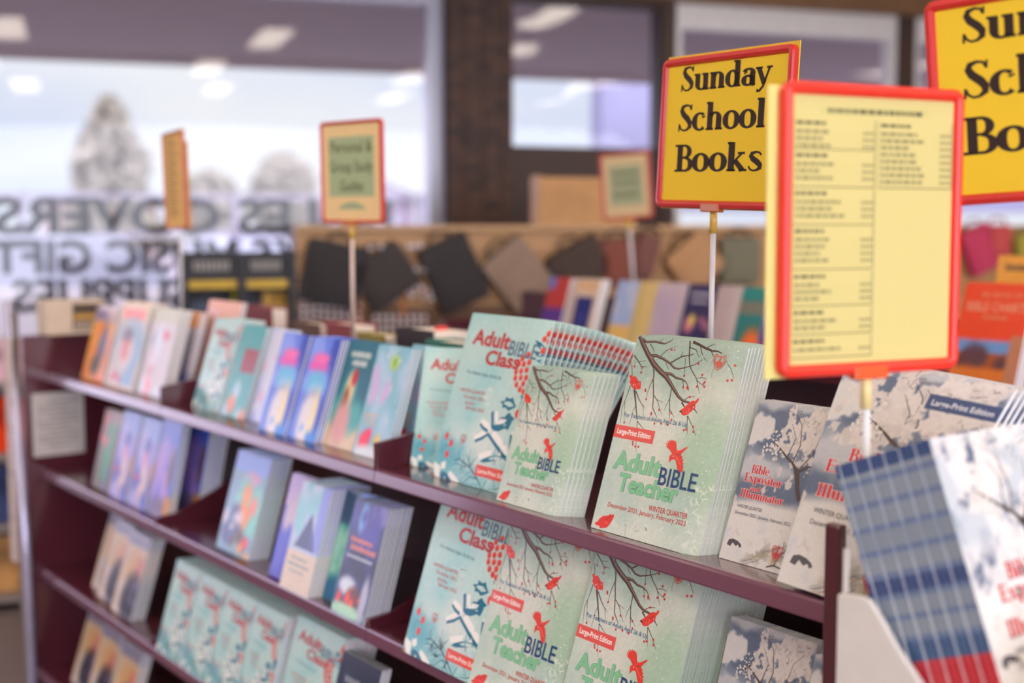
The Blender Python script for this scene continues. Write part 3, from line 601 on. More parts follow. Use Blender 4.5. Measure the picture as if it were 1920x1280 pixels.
def curl_top(u, v): return -.006 * max(0, (u - .7) / .3) ** 2 - .004 * max(0, v - .7) / .3
def bow(u, v): return -.045 * max(0, v - .35) ** 2 / .42 * (.25 + .75 * u) + .006 * sin(pi * u)
def magazine_meshes(cover, t, bend=flat, spine=None, back=(206, 214, 210)):
    key = (cover, t, bend.__name__)
    if key not in _MESH:
        art = COVERS[cover](); g = art.bgc
        sp = spine or [(k / 6, (k + 1) / 6, tuple(g[int((k + .5) / 6 * (g.shape[0] - 1)), 0])) for k in range(6)]
        _MESH[key] = (make_cover(art, t, bend, sp, back).mesh('cover', INK, ink=True), make_pages(art.w, art.h, t, bend).mesh('pages', PAPER), art.w, art.h)
    return _MESH[key]
def magazine(M, cover, t, label, cat='magazine', group=None, bend=flat, spine=None, name='magazine'):
    cm, pm, wd, ht = magazine_meshes(cover, t, bend, spine)
    r = thing(name, label, cat, M, group)
    for n, me in (('cover', cm), ('pages', pm)):
        o = bpy.data.objects.new(n, me); COL.objects.link(o); o.parent = r
    return r
def pile(cover, x, y, z, front, behind, group, n=5, t=.0045, lean=18, roll=0, dx=.001, droll=0.0, yaw=0, bend=flat, gap=.0005, kind='magazine', seed=0, dlean=0.0):
    rd = random.Random(len(cover) * 7 + seed)
    step = (t + gap) / cos(radians(lean + dlean * n)); wd = magazine_meshes(cover, t, bend)[2]
    def place(k):                                           # tipped to the right, a copy stands on its lower right corner
        ro = roll + droll * k; up = wd * sin(radians(max(0, -ro)))
        return lean_matrix(x + dx * k + (rd.uniform(-.0006, .0006) if k else 0), y + step * k + up * sin(radians(lean)), z + up * cos(radians(lean)), lean + dlean * k, yaw, ro)
    first = magazine(place(0), cover, t, front, kind, group if n > 1 else None, bend, name='book' if kind == 'book' else 'magazine')
    for k in range(1, n):
        c = copy_tree(first); c.matrix_world = place(k); c['label'] = behind
    return first

# ---------------------------------------------------------------- the long display shelving in front
ROWS = ((1.02, 0.0), (.735, -.02), (.44, -.04), (.14, -.06))
BX = (-2.915, -2.032, -1.03, 0.0)
BACK_Y = .30
EDGE = mat('burgundy_trim_mauve_sheen', (112, 62, 84), .3, .04, 80, coat=1.0)  # burgundy trim, with the mauve reflection mixed into its base colour
def bay(i, label):
    x0, x1 = BX[i], BX[i + 1]; r = thing('display_shelving', label, 'shelving', Matrix.Translation(((x0 + x1) / 2, .1, 0)), 'bays of the burgundy shelving'); I = r.matrix_world.inverted()
    def part(n, mb, m, **k): return mb.build(n, m, r, I, **k)
    for z, y in ROWS:
        part('shelf', MB().box((x0 + .001, y + .013, z - .026), (x1 - .001, BACK_Y - .002, z)), BURG)
        ed = [(y + .0129, z - .026), (y + .002, z - .026), (y - .0014, z - .0245), (y - .002, z - .022), (y + .0012, z - .004), (y + .0024, z - .001), (y + .0045, z), (y + .0129, z)]
        part('edge_trim', MB().prism(ed, x0 + .001, x1 - .001, M=Matrix(((0, 0, 1, 0), (1, 0, 0, 0), (0, 1, 0, 0), (0, 0, 0, 1)))), EDGE)
    part('back_board', MB().box((x0, BACK_Y, .05), (x1, BACK_Y + .018, 1.16)), BURGD)
    part('plinth', MB().box((x0, -.03, 0), (x1, BACK_Y, .1)), BURG)
    if i < 2:
        for k, (z, y) in enumerate(ROWS[:3]):               # curved end of each shelf between two bays
            prof = ((0, .047), (.03, .051), (.06, .055), (.11, .063), (.16, .08), (.2, .1)) if k == 0 else ((0, .016), (.05, .021), (.1, .04), (.15, .064), (.2, .092))
            out = [(y + .002, z - .024)] + [(y + .002 + q, z + h_) for q, h_ in prof] + [(y + .2, z - .024)]
            M = Matrix(((0, 0, 1, x1 - .006), (1, 0, 0, 0), (0, 1, 0, 0), (0, 0, 0, 1)))
            part('divider', MB().prism(out, 0, .012, M=M), BURG, bevel=.002)
    return r
bay(0, 'left end bay of the burgundy shelving, with a paper notice inside its end panel')
bay(1, 'middle bay of the burgundy shelving, between two curved dividers')
rb = bay(2, 'right end bay of the burgundy shelving, holding the green cardinal magazines')
Ir = rb.matrix_world.inverted()
MB().box((.003, -.034, 0), (.024, -.020, 1.122)).build('front_post', BURG, rb, Ir, bevel=.003)
lb = bpy.data.objects['display_shelving']
MB().box((-2.935, -.065, 0), (-2.916, .30, 1.132)).build('end_panel', BURG, lb, lb.matrix_world.inverted(), bevel=.002)
# the far side of the same run, where the upright hardbacks stand
fs = thing('display_shelving', 'burgundy shelving back to back behind the front run, hardbacks standing on its top', 'shelving', Matrix.Translation((-1.45, .45, 0)), None)
Iv = fs.matrix_world.inverted()
MB().box((-2.915, .33, .985), (.0, .70, 1.01)).build('shelf', BURG, fs, Iv)
MB().box((-2.915, .33, .0), (.0, .68, .98)).build('cabinet', BURGD, fs, Iv)

LEAN = 18
def P_(cover, row, x, y, front, behind, group, **k):
    z, yl = ROWS[row - 1]; k.setdefault('lean', LEAN)
    return pile(cover, x, yl + y, z + .0006, front, behind, group, **k)
# upper shelf, from the left
P_('tan', 1, -2.745, .046, 'orange tan picture book at the left end of the upper shelf', 'copy behind the orange tan picture book on the upper shelf', 'orange tan picture books', n=5, lean=15, kind='book')
P_('arch', 1, -2.535, .041, 'beige and blue picture book with an orange title panel, second on the upper shelf', 'copy behind the beige and blue picture book with orange title panel', 'beige and blue picture books', n=8, lean=15, kind='book')
P_('child', 1, -2.322, .05, 'pale grey picture book with a blue-haired child, third on the upper shelf', 'copy behind the pale grey picture book with a child', 'pale grey picture books', n=6, lean=15, kind='book')
P_('skyboy', 1, -2.33, .12, 'lavender picture book with a tan top edge, set back by the first divider', 'copy behind the lavender picture book with a tan top edge', 'lavender picture books', n=4, lean=15, kind='book')
P_('tanback', 1, -2.235, .165, 'tan picture book standing taller behind the pale blue magazine', 'copy behind the tall tan picture book', 'tall tan picture books', n=3, lean=13, kind='book')
P_('class', 1, -1.985, .06, 'pale aqua magazine with red title, leftmost of the middle bay upper shelf', 'copy behind the leftmost pale aqua magazine of the middle bay', 'leftmost pale aqua magazines', n=9, dx=.004)
P_('tealred', 1, -1.825, .062, 'teal magazine with a dull red panel, second in the middle bay', 'copy behind the teal magazine with a dull red panel', 'teal magazines with red panel', n=3)
P_('snowblue', 1, -1.70, .073, 'white and pale blue magazine beside the teal one', 'copy behind the white and pale blue magazine', 'white and pale blue magazines', n=2, gap=.001)
P_('robe', 1, -1.572, .036, 'blue magazine with a white-robed figure and pink title, left of the two', 'copy behind the left blue magazine with a robed figure', 'left robed figure magazines', n=2, dx=.004)
P_('robe', 1, -1.447, .040, 'blue magazine with a white-robed figure and pink title, right of the two', 'copy behind the right blue magazine with a robed figure', 'right robed figure magazines', n=8, dx=.003)
P_('angel', 1, -1.325, .055, 'dark teal magazine with a golden winged figure and cream foot', 'copy behind the dark teal magazine with a golden figure', 'dark teal golden figure magazines', n=6, dx=.002)
P_('flowers', 1, -1.195, .05, 'pale blue magazine with red flowers and snow, left of the pair by the divider', 'copy behind the left pale blue flower magazine', 'left pale blue flower magazines', n=3, dx=.004, lean=17)
P_('flowers', 1, -1.162, .105, 'pale blue magazine with red flowers and snow, right of the pair by the divider', 'copy behind the right pale blue flower magazine', 'right pale blue flower magazines', n=2, lean=17)
P_('class', 1, -1.016, .066, 'small pale aqua magazine with red title, half hidden behind the large holly one', 'copy behind the small half hidden pale aqua magazine', 'half hidden pale aqua magazines', n=1, yaw=31)
P_('class_large', 1, -.922, .0505, 'large pale aqua magazine with holly and red berries on the upper shelf', 'copy fanned to the right behind the upper holly magazine', 'fanned holly magazines', n=17, t=.0028, gap=.0004, dx=.0036, dlean=1.2, lean=17, bend=curl_top)
P_('teacher', 1, -.692, .022, 'small pale green magazine with bare branches and red cardinals, beside the holly magazine', 'copy behind the small pale green cardinal magazine', 'small cardinal magazines', n=6, t=.0036, gap=.0012, dx=.0052, bend=curl_top)
P_('teacher_large', 1, -.462, .022, 'large pale green magazine with red cardinals in sharp focus on the upper shelf', 'copy behind the large upper cardinal magazine', 'large cardinal magazines on the upper shelf', n=9, t=.0036, gap=.0009, dx=.0016, bend=curl)
P_('expositor', 1, -.234, .0465, 'small grey magazine with a snowy tree and red title, left of the burgundy post', 'copy behind the small snowy tree magazine', 'small snowy tree magazines', n=4, t=.0035, dx=.003, lean=20)
P_('expositor_large', 1, -.098, .002, 'large curved snowy tree magazine rising behind the burgundy post', 'white-edged copy fanned behind the large curved snowy tree magazine', 'fanned large snowy tree magazines', n=13, t=.0055, gap=.0004, dx=.002, dlean=.7, lean=21, roll=-2, bend=bow)
# second shelf
P_('green', 2, -2.60, .038, 'dark green and brown picture book at the left end of the second shelf', 'copy behind the dark green picture book', 'dark green picture books', n=4, lean=13, kind='book')
P_('figures', 2, -2.445, .032, 'lilac picture book with blue-clad figures, left of the two on the second shelf', 'copy behind the left lilac picture book', 'left lilac picture books', n=3, lean=13, kind='book')
P_('figures', 2, -2.308, .034, 'lilac picture book with blue-clad figures, right of the two on the second shelf', 'copy behind the right lilac picture book', 'right lilac picture books', n=3, lean=13, kind='book')
P_('bluebird', 2, -2.172, .036, 'blue and violet blossom picture book, left of the two by the curved divider', 'copy behind the left blue and violet picture book', 'left blossom picture books', n=4, lean=12, kind='book')
P_('bluebird', 2, -2.168, .11, 'blue and violet blossom picture book, right of the two by the curved divider', 'copy behind the right blue and violet picture book', 'right blossom picture books', n=8, lean=12, t=.0055, kind='book')
P_('jungle', 2, -1.745, .03, 'colourful magazine with orange animals, alone past the second shelf divider', 'copy behind the colourful orange animal magazine', 'orange animal magazines', n=9, lean=16)
P_('purple', 2, -1.46, .02, 'indigo and lilac magazine on the second shelf', 'copy behind the indigo and lilac magazine', 'indigo and lilac magazines', n=3, lean=16)
P_('pyramid', 2, -1.372, .0, 'pale magazine with a navy peak above a cream panel', 'copy behind the pale magazine with a navy peak', 'navy peak magazines', n=14, lean=16, t=.005)
P_('tealsnow', 2, -1.248, .03, 'green and blue snow scene magazine on the second shelf', 'copy behind the green and blue snow scene magazine', 'snow scene magazines', n=3, lean=16)
P_('night', 2, -1.160, .0, 'dark night scene magazine with salmon title next to the divider', 'copy behind the dark night scene magazine', 'night scene magazines', n=9, lean=16)
P_('class_large', 2, -.885, -.014, 'large aqua holly magazine on the second shelf, under the upper shelf edge', 'copy behind the large aqua holly magazine on the second shelf', 'holly magazines on the second shelf', n=3, t=.0026, bend=curl_top)
P_('teacher_large', 2, -.690, -.035 + .02, 'large cardinal magazine on the second shelf, left of the two', 'copy behind the left cardinal magazine on the second shelf', 'left cardinal magazines on the second shelf', n=2, t=.0036, lean=19, bend=curl)
P_('teacher_large', 2, -.472, -.018, 'large cardinal magazine on the second shelf, right of the two', 'copy behind the right cardinal magazine on the second shelf', 'right cardinal magazines on the second shelf', n=22, t=.0024, gap=.0024, bend=curl, dx=.0012)
P_('expositor', 2, -.226, .025, 'small snowy tree magazine low on the second shelf, beside the dark stack of edges', 'copy behind the small snowy tree magazine on the second shelf', 'snowy tree magazines on the second shelf', n=5, t=.0035, lean=16)
P_('expositor', 2, -.062, -.004, 'snowy tree magazine on the second shelf, mostly behind the burgundy post', 'copy behind the snowy tree magazine beside the post', 'snowy tree magazines behind the post', n=3, t=.0035, lean=16)
# third and fourth shelves
for i, x in enumerate((-2.63, -2.535, -2.385)):
    s = ('left', 'middle', 'right')[i]
    P_('portrait', 3, x, .06 - .016 * i, 'cream book with a dark-suited figure, %s of the three on the third shelf' % s, 'copy behind the %s cream portrait book on the third shelf' % s, '%s cream portrait books on the third shelf' % s, n=2 if i < 2 else 8, gap=.0004, t=.004, lean=17, kind='book')
    P_('portrait', 4, (-2.745, -2.58, -2.395)[i], .05 - .014 * i, 'cream book with a dark-suited figure, %s of the three on the lowest shelf' % s, 'copy behind the %s cream portrait book on the lowest shelf' % s, '%s cream portrait books on the lowest shelf' % s, n=2 if i < 2 else 6, gap=.0004, t=.004, lean=17, kind='book')
for i, (x, cv) in enumerate(((-1.995, 'class'), (-1.845, 'class'), (-1.70, 'class'), (-1.555, 'class'), (-1.375, 'class_mid'))):
    s = ('leftmost', 'second', 'third', 'fourth', 'large rightmost')[i]
    P_(cv, 3, x, .0, '%s aqua holly magazine of the row on the third shelf' % s, 'copy behind the %s aqua holly magazine on the third shelf' % s, '%s holly magazines of the third shelf' % s, n=9, t=.007, lean=16)
P_('navy', 3, -1.182, .0, 'dark navy book at the right end of the holly magazines on the third shelf', 'copy behind the dark navy book on the third shelf', 'dark navy books', n=3, lean=16, t=.006, kind='book')

# paper notice and the card box at the left end
n = MB().box((0, -.046, .772), (.0012, .106, .96)); mw = mat('notice_paper', (206, 196, 190), .7)
no = n.build('paper_notice', [mw, mat('notice_ink', (150, 140, 136), .7)], None, Matrix.Translation((-2.9155, 0, 0)))
mb = MB()
for k in range(10): mb.box((.0012, -.03 + (.0 if k % 3 else .03), .93 - k * .0145), (.0016, .09 - .03 * (k % 4 == 1), .934 - k * .0145))
mb.build('print', MATS['notice_ink'], no)
tag(no, 'small white paper notice taped inside the left end panel', 'notice')
bx = MB().box((-.09, 0, 0), (0, .17, .10)).build('card_box', mat('cream_card', (216, 196, 172), .6), None, Matrix.Translation((-2.86, -.012, 1.1335)), bevel=.002)
mb = MB().box((.0005, .075, .012), (.0012, .165, .09), (120, 100, 80)).box((.0012, .08, .045), (.0018, .16, .058), (206, 160, 76))
for k in range(6): mb.box((.0012, .082 + k * .013, .066), (.0018, .091 + k * .013, .084), (70, 60, 58)); mb.box((.0012, .082 + k * .013, .018), (.0018, .091 + k * .013, .036), (190, 176, 160))
mb.build('printed_label', INKM, bx, ink=True)
tag(bx, 'cream card box with a brown printed label on top of the left end panel', 'box')

# hardbacks standing along the far side, only their tops showing
def hardback(px, py, wpx, thick, depth, col, label, z1, Y=.36, yaw=0, ribbon_=None, page=(236, 222, 208)):
    p = ony(px, py, Y); h = z1 - 1.0105; w_ = thick
    r = thing('hardback_book', label, 'book', Matrix.Translation((p.x, Y, 1.0105)) @ Matrix.Rotation(radians(yaw), 4, 'Z'), 'hardbacks along the far side')
    c = mat('cloth_%d_%d_%d' % col, col, .5)
    MB().box((0, 0, 0), (w_, .004, h)).box((0, depth - .004, 0), (w_, depth, h)).box((0, .004, 0), (.004, depth - .004, h)).build('cover', c, r, bevel=.001)
    MB().box((.0045, .0045, .003), (w_ - .004, depth - .0045, h - .005)).build('pages', mat('hardback_pages', page, .8, .1, 300), r)
    if ribbon_: MB().box((w_ * .55, depth * .5, h - .0049), (w_ * .55 + .008, depth * .5 + .03, h + .004)).build('ribbon_marker', mat('ribbon_red', ribbon_, .6), r)
for px, thick, dep, col, z1, Y, rb_, l in ((458, .17, .05, (134, 44, 42), 1.235, .36, None, 'red hardback standing behind the tan picture book, its page top cream'),
        (548, .15, .06, (110, 84, 70), 1.205, .38, None, 'brown hardback behind the white and blue magazine, page top showing'),
        (606, .15, .07, (150, 76, 84), 1.21, .40, None, 'dull red hardback under the study guide sign pole'),
        (668, .13, .05, (150, 132, 52), 1.20, .37, None, 'olive yellow hardback just right of the study guide sign pole'),
        (742, .155, .10, (46, 34, 38), 1.222, .38, (220, 70, 60), 'thick black hardback with a red ribbon marker, page top showing'),
        (797, .165, .075, (54, 118, 104), 1.205, .36, None, 'green and white hardback nearest the large holly magazine')):
    hardback(px, 640, 0, thick, dep, col, l, z1, Y, 0, rb_)
p = ony(880, 610, .42)

# ---------------------------------------------------------------- signs on poles
YEL = (242, 202, 52); PALE = (214, 199, 130); SRED = (206, 44, 40)
def rounded(x0, y0, x1, y1, r, n=5):
    p = []
    for cx, cy, a0 in ((x1 - r, y0 + r, -90), (x1 - r, y1 - r, 0), (x0 + r, y1 - r, 90), (x0 + r, y0 + r, 180)):
        for k in range(n + 1):
            a = radians(a0 + 90 * k / n); p.append((cx + r * cos(a), cy + r * sin(a)))
    return p
def ring_mesh(wd, ht, fw, depth, r=.012):
    """a moulded picture-frame ring with a rounded section"""
    mb = MB(); prof = ((0, -depth * .5), (0, depth * .25), (fw * .18, depth * .5), (fw * .5, depth * .58), (fw * .8, depth * .45), (fw, depth * .05), (fw, -depth * .5))
    loops = [rounded(o, o, wd - o, ht - o, max(.002, r - o)) for o, _ in prof]; n = len(loops[0])
    vs_ = [(x, y, z) for lp, (_, z) in zip(loops, prof) for x, y in lp]; fs = []; m = len(prof)
    for i in range(m):
        j = (i + 1) % m
        for k in range(n): fs.append((i * n + k, i * n + (k + 1) % n, j * n + (k + 1) % n, j * n + k))
    return mb.add(vs_, fs)
def sign(tl, tr, br, bl, face, label, marks, frame_col=SRED, fw=.012, pole=None, pole_col=(206, 202, 206), backcard=None, clip_col=(198, 110, 52), name='sign_on_pole', r=.012, pole_r=.0042, clip=True):
    M, wd, ht = frame(tl, tr, br, bl)
    t = thing(name, label, 'sign', M)
    fr = mat('frame_%d_%d_%d' % frame_col, frame_col, .28, .03)
    ring_mesh(wd, ht, fw, .010, r).build('frame', fr, t, smooth=False)
    a = Art(wd - fw * 1.2, ht - fw * 1.2); a.paint(np.tile(np.array(face, float), (3, 3, 1)))
    for m in marks: getattr(a, m[0])(*m[1:])
    mb = MB(); a.emit(mb, None, 0, .00012); q = .6 * fw
    mb.box((0, 0, -.004), (a.w, a.h, -.0005), face)
    mb.build('card', INKM, t, Matrix.Translation((q, q, .0006)), ink=True)
    if backcard: MB().box((-backcard[1], -.001 - .000, -.0085), (wd + backcard[2], ht + backcard[3], -.0065)).build('back_card', mat('back_card_%d' % backcard[0][2], backcard[0], .5, .03), t)
    if pole:
        px, low = pole                                      # where along the bottom edge, and the world height of its foot
        top = M @ Vector((px * wd, 0, -.003)); foot = Vector((top.x + low[0], top.y + low[1], low[2])); I = M.inverted()
        d = (foot - top).normalized()
        MB().tube([I @ (top + d * .012), I @ foot], pole_r, 12).build('pole', mat('pole_%d' % pole_col[0], pole_col, .35, .04, metal=.0), t, smooth=True)
        if clip:
            cm = mat('amber_clip_%d' % pole_col[0], (236, 214, 150) if pole_col[0] == 226 else (220, 178, 84), .2, .03)
            mb = MB().box((px * wd - .021, -.005, -.006), (px * wd + .021, .008, .0072))
            cl = mb.build('clip', mat('clip_block_%d' % clip_col[0], clip_col, .25), t, bevel=.002)
            MB().tube([I @ (top - d * .002), I @ (top + d * .036)], pole_r * 1.35, 12).build('ferrule', cm, cl, smooth=True)
    return t
KB = (58, 44, 40)
SSB = [('text', 'Sunday', (138, 795), (868, 795), 172, KB, 3, True), ('text', 'School', (132, 512), (832, 512), 188, KB, 3, True), ('text', 'Books', (118, 225), (832, 225), 192, KB, 3, True)]
def col_(x, y, D): return at(x, y, D)
sign(at(1247, 113, 2.0), at(1491, 82, 1.745), at(1477, 395, 1.765), at(1232, 389, 2.02), YEL, 'yellow sign reading Sunday School Books in full, in a red frame on a grey pole', SSB,
     pole=(.46, (-.004, .0, 1.165)), backcard=((226, 188, 40), -.001, -.001, .005))
sign(at(1722, -4, 1.44), at(2205, -62, 1.27), at(2235, 345, 1.29), at(1764, 399, 1.46), YEL, 'yellow sign in a red frame cut off by the right edge of the picture', SSB, pole=(.5, (0, 0, 1.0)))
G = (126, 118, 80); DK = (104, 98, 70)
LIST = [('poly', [(180, 915), (820, 922), (820, 950), (180, 943)], (206, 196, 126), 2)]
rd = random.Random(4)
def words_(x0, x1, y, h, col):
    m = []; x = x0
    while x < x1 - 12:
        wd = rd.uniform(14, 46); m.append(('poly', [(x, y), (x, y + h), (min(x1, x + wd), y + h), (min(x1, x + wd), y)], col, 3)); x += wd + 9
    return m
LIST += words_(220, 780, 922, 16, DK)
def boxlist(x0, x1, ys):
    m = []
    for ya, yb in ys:
        m += [('poly', [(x0, yb), (x0, yb + 4), (x1, yb + 4), (x1, yb)], G, 2), ('poly', [(x0 - 2, yb), (x0 - 2, ya), (x0 + 2, ya), (x0 + 2, yb)], (176, 167, 112), 2), ('poly', [(x1 - 6, yb), (x1 - 6, ya), (x1 + 4, ya), (x1 + 4, yb)], (172, 164, 110), 2)]
        m += words_(x0 + 12, x0 + 190, ya - 22, 12, DK); n = max(2, int((ya - yb) / 27) - 1)
        for k in range(n):
            y = ya - 52 - k * 25
            if y < yb + 8: break
            m += words_(x0 + 14, x0 + rd.uniform(150, 300), y, 12, (148, 139, 94)) + [('poly', [(x0 + 14, y - 5), (x0 + 14, y - 3), (x1 - 30, y - 3), (x1 - 30, y - 5)], (206, 196, 130), 2)]
            for q in range(3): m.append(('poly', [(x1 - 74 + q * 24, y), (x1 - 74 + q * 24, y + 10), (x1 - 58 + q * 24, y + 10), (x1 - 58 + q * 24, y)], (148, 139, 94), 3))
    return m
LIST += boxlist(30, 500, [(900, 790), (785, 655), (650, 520), (515, 360), (352, 228), (222, 125), (118, 40)]) + boxlist(520, 970, [(900, 655)])
sign(at(1479, 150, 1.235), at(1817, 172, 1.325), at(1781, 689, 1.345), at(1447, 712, 1.25), PALE, 'large pale yellow price list in a red frame, nearest sign to the viewer', LIST, frame_col=(236, 52, 36), fw=.0125,
     pole=(.487, (.0, .01, 1.10)), pole_col=(226, 226, 226), clip_col=(232, 92, 40), backcard=((232, 216, 128), .011, -.012, -.004))
STUDY = [('poly', [(110, 250), (110, 860), (880, 860), (880, 250)], (166, 178, 138), 1), ('text', 'Personal &', (150, 700), (850, 700), 112, (84, 86, 62), 2, False, .01), ('text', 'Group Study', (140, 500), (860, 500), 112, (84, 86, 62), 2, False, .01), ('text', 'Guides', (300, 305), (700, 305), 112, (84, 86, 62), 2, False, .01),
         ('poly', [(250, 120), (330, 170), (450, 195), (560, 195), (670, 165), (740, 120)], (160, 172, 134), 1), ('disc', (420, 920), 9, (150, 150, 120), 1)]
sign(at(600, 232, 3.02), at(713, 219, 2.86), at(723, 421, 2.88), at(607, 416, 3.04), (232, 200, 146), 'beige and green Personal and Group Study Guides sign in a thin red frame', STUDY, frame_col=(196, 48, 44), fw=.008, pole=(.47, (0, 0, 1.165)), pole_col=(214, 190, 176), pole_r=.0045)
TANL = [('poly', [(120, 930 - k * 34), (120, 944 - k * 34), (520 + 300 * ((k * 7) % 3) / 3, 944 - k * 34), (520 + 300 * ((k * 7) % 3) / 3, 930 - k * 34)], (140, 110, 60), 1) for k in range(25)]
sign(at(305, 251, 3.66), at(341, 241, 3.46), at(352, 429, 3.48), at(314, 430, 3.68), (226, 178, 94), 'narrow tan list sign seen almost edge on, at the left', TANL, frame_col=(190, 100, 52), fw=.007, pole=(.6, (0, 0, 1.165)), pole_col=(206, 180, 170), clip=False, backcard=((226, 168, 70), -.01, .014, -.035))
BGS = [('poly', [(150, 200), (150, 820), (850, 820), (850, 200)], (170, 176, 140), 1)] + squiggle(220, 780, 660, 70, (120, 124, 96), 3) + squiggle(240, 780, 520, 70, (120, 124, 96), 4) + squiggle(220, 780, 330, 80, (120, 124, 96), 6)
sign(at(1121, 290, 4.72), at(1215, 280, 4.6), at(1227, 408, 4.62), at(1134, 414, 4.74), (222, 196, 150), 'small beige and green sign in a red frame on the shelving behind', BGS, frame_col=(190, 66, 58), fw=.012, pole=(.5, (.06, -.02, 1.19)), pole_col=(206, 180, 176), pole_r=.006)

# ---------------------------------------------------------------- white end display with the blue-edged stack
ec = thing('end_display', 'white end display with a curved side panel at the right end', 'display rack', Matrix.Translation((.12, -.05, 0)))
I = ec.matrix_world.inverted()
WHT = mat('white_enamel', (222, 216, 208), .35, .03); 
out = [(.098, .0), (.098, 1.080), (.125, 1.084), (.137, 1.082), (.150, 1.068), (.168, 1.046), (.20, 1.014), (.25, .975), (.30, .955), (.42, .945), (.42, 0)]
M = Matrix(((1, 0, 0, 0), (0, 0, 1, 0), (0, 1, 0, 0), (0, 0, 0, 1)))
MB().prism(out, -.128, -.120, M=M).build('side_panel', WHT, ec, I, bevel=.002)
MB().box((.098, -.1195, .0), (.103, -.116, 1.125)).box((.098, -.116, .0), (.103, .32, .95)).build('back_panel', WHT, ec, I)
PL = [(0, .16, (206, 34, 52)), (.16, .24, (58, 92, 136))]
for k in range(9): PL.append((.24 + k * .022, .24 + (k + 1) * .022, (140, 152, 166) if k % 4 else (104, 124, 160)))
PL.append((.438, .50, (54, 76, 128)))
for k in range(18): PL.append((.50 + k * .0245, .50 + (k + 1) * .0245, (146, 156, 168) if k % 4 else (110, 128, 164)))
PL.append((.941, 1, (46, 76, 128)))
EL = 21.5
def end_matrix(x, y, z):
    # face turned to +X, leaning back towards the shelving, bound edge towards the aisle
    return Matrix.Translation((x, y, z)) @ Matrix.Rotation(radians(90), 4, 'Z') @ Matrix.Rotation(radians(90 - EL), 4, 'X')
t_ = .0052; n_ = 19
for k in range(n_):
    q = (n_ - 1 - k) * (t_ + .0011) + t_                    # distance of this copy's face from the rest, square to the stack
    M_ = end_matrix(.166 + q * cos(radians(EL)), -.112 + .0006 * (k % 3), .982 + q * sin(radians(EL)))
    lb_ = 'white snowy tree magazine turned to the right, front of the blue-edged stack' if k == 0 else 'blue-edged copy in the stack leaning on the white end display'
    if k == 0: em = magazine(M_, 'expositor_end', t_, lb_, 'magazine', 'blue-edged stack on the end display', flat, PL)
    else:
        c = copy_tree(em); c.matrix_world = M_; c['label'] = lb_
MS = I @ Matrix.Translation((.166, 0, .982)) @ Matrix.Rotation(radians(-EL), 4, 'Y')
MB().box((-.004, -.118, -.006), (.20, .32, -.0006), M=MS).build('tilted_shelf', WHT, ec)
MB().box((.202, -.118, -.006), (.206, .32, .03), M=MS).build('front_lip', WHT, ec)
MB().box((-.010, -.118, -.006), (-.005, .32, .10), M=MS).build('back_rest', WHT, ec)

# ---------------------------------------------------------------- second run of shelving, behind
g2 = thing('display_shelving', 'burgundy shelving run further back, below the hanging bags', 'shelving', Matrix.Translation((-1.4, 1.9, 0)))
I = g2.matrix_world.inverted()
MB().box((-3.05, 1.56, 1.035), (.6, 1.86, 1.06)).build('shelf', BURG, g2, I)
MB().box((-3.05, 1.54, .70), (.6, 1.86, .725)).build('shelf', BURG, g2, I)
MB().box((-3.05, 1.86, 0), (.6, 1.89, 1.20)).build('back_board', BURGD, g2, I)
MB().box((-3.07, 1.5, 0), (-3.05, 2.28, 1.10)).build('end_panel', BURG, g2, I)
MB().box((-3.05, 1.9, 0), (.6, 2.28, 1.05)).build('cabinet', BURGD, g2, I)
def tcov(name, c, ops, marks=()): COVERS[name] = lambda: simple({'g_field': .098, 'g_cream': .085, 'g_red': .112, 'g_grey': .108, 'g_teal': .1}.get(name, .128), .222, c, ops, marks, seed=len(name))
tcov('g_red', (176, 84, 74), (('rect', 0, 0, 1, .5, (108, 76, 140)), ('rect', 0, .82, .3, 1, (130, 136, 190))))
tcov('g_navy', (226, 206, 190), (('rect', .16, .1, .86, .72, (58, 62, 118)), ('rect', .1, .84, .9, .95, (222, 190, 156)), ('rect', .3, .35, .7, .45, (76, 82, 136))))
tcov('g_field', (184, 196, 222), (('rect', 0, 0, 1, .34, (226, 196, 140)), ('blobs', 5, (206, 210, 226), .16, (0, .4, 1, 1))))
tcov('g_lav', (206, 192, 196), (('blobs', 4, (196, 182, 196), .25),))
tcov('g_title', (62, 56, 92), (('blobs', 7, (206, 150, 160), .07, (.2, .3, .9, .55)), ('rect', 0, 0, 1, .2, (92, 80, 150)), ('ell', .35, .5, .1, .08, (226, 206, 130))), squiggle(150, 880, 840, 60, (190, 180, 196), 1) + squiggle(200, 800, 740, 50, (190, 180, 196), 2))
tcov('g_grey', (204, 192, 190), (('blobs', 3, (190, 176, 176), .3),))
tcov('g_teal', (60, 124, 124), (('ell', .7, .15, .4, .3, (216, 128, 84)), ('rect', 0, .62, 1, .8, (130, 130, 120)), ('rect', 0, .85, 1, 1, (40, 130, 126))))
tcov('g_violet', (84, 60, 150), (('ell', .6, .1, .5, .3, (206, 110, 80)),))
tcov('g_cream', (216, 196, 150), (('rect', 0, .0, .3, 1, (206, 186, 140)),))
COVERS['g_charts'] = lambda: simple(.184, .262, (196, 88, 44), (('rect', 0, 0, 1, .47, (150, 96, 60)), ('rect', 0, .34, 1, .47, (128, 156, 190)), ('blobs', 9, (96, 70, 78), .09, (0, .24, 1, .34)), ('rect', 0, .08, 1, .2, (190, 124, 66)), ('rect', .8, 0, 1, .5, (176, 132, 110))),
    [('text', 'BIG BOOK OF', (280, 870), (860, 870), 45, (214, 150, 110), 2), ('text', 'BIBLE CHARTS', (90, 730), (980, 730), 88, (222, 160, 126), 2)] + squiggle(350, 700, 660, 30, (206, 130, 90), 2))
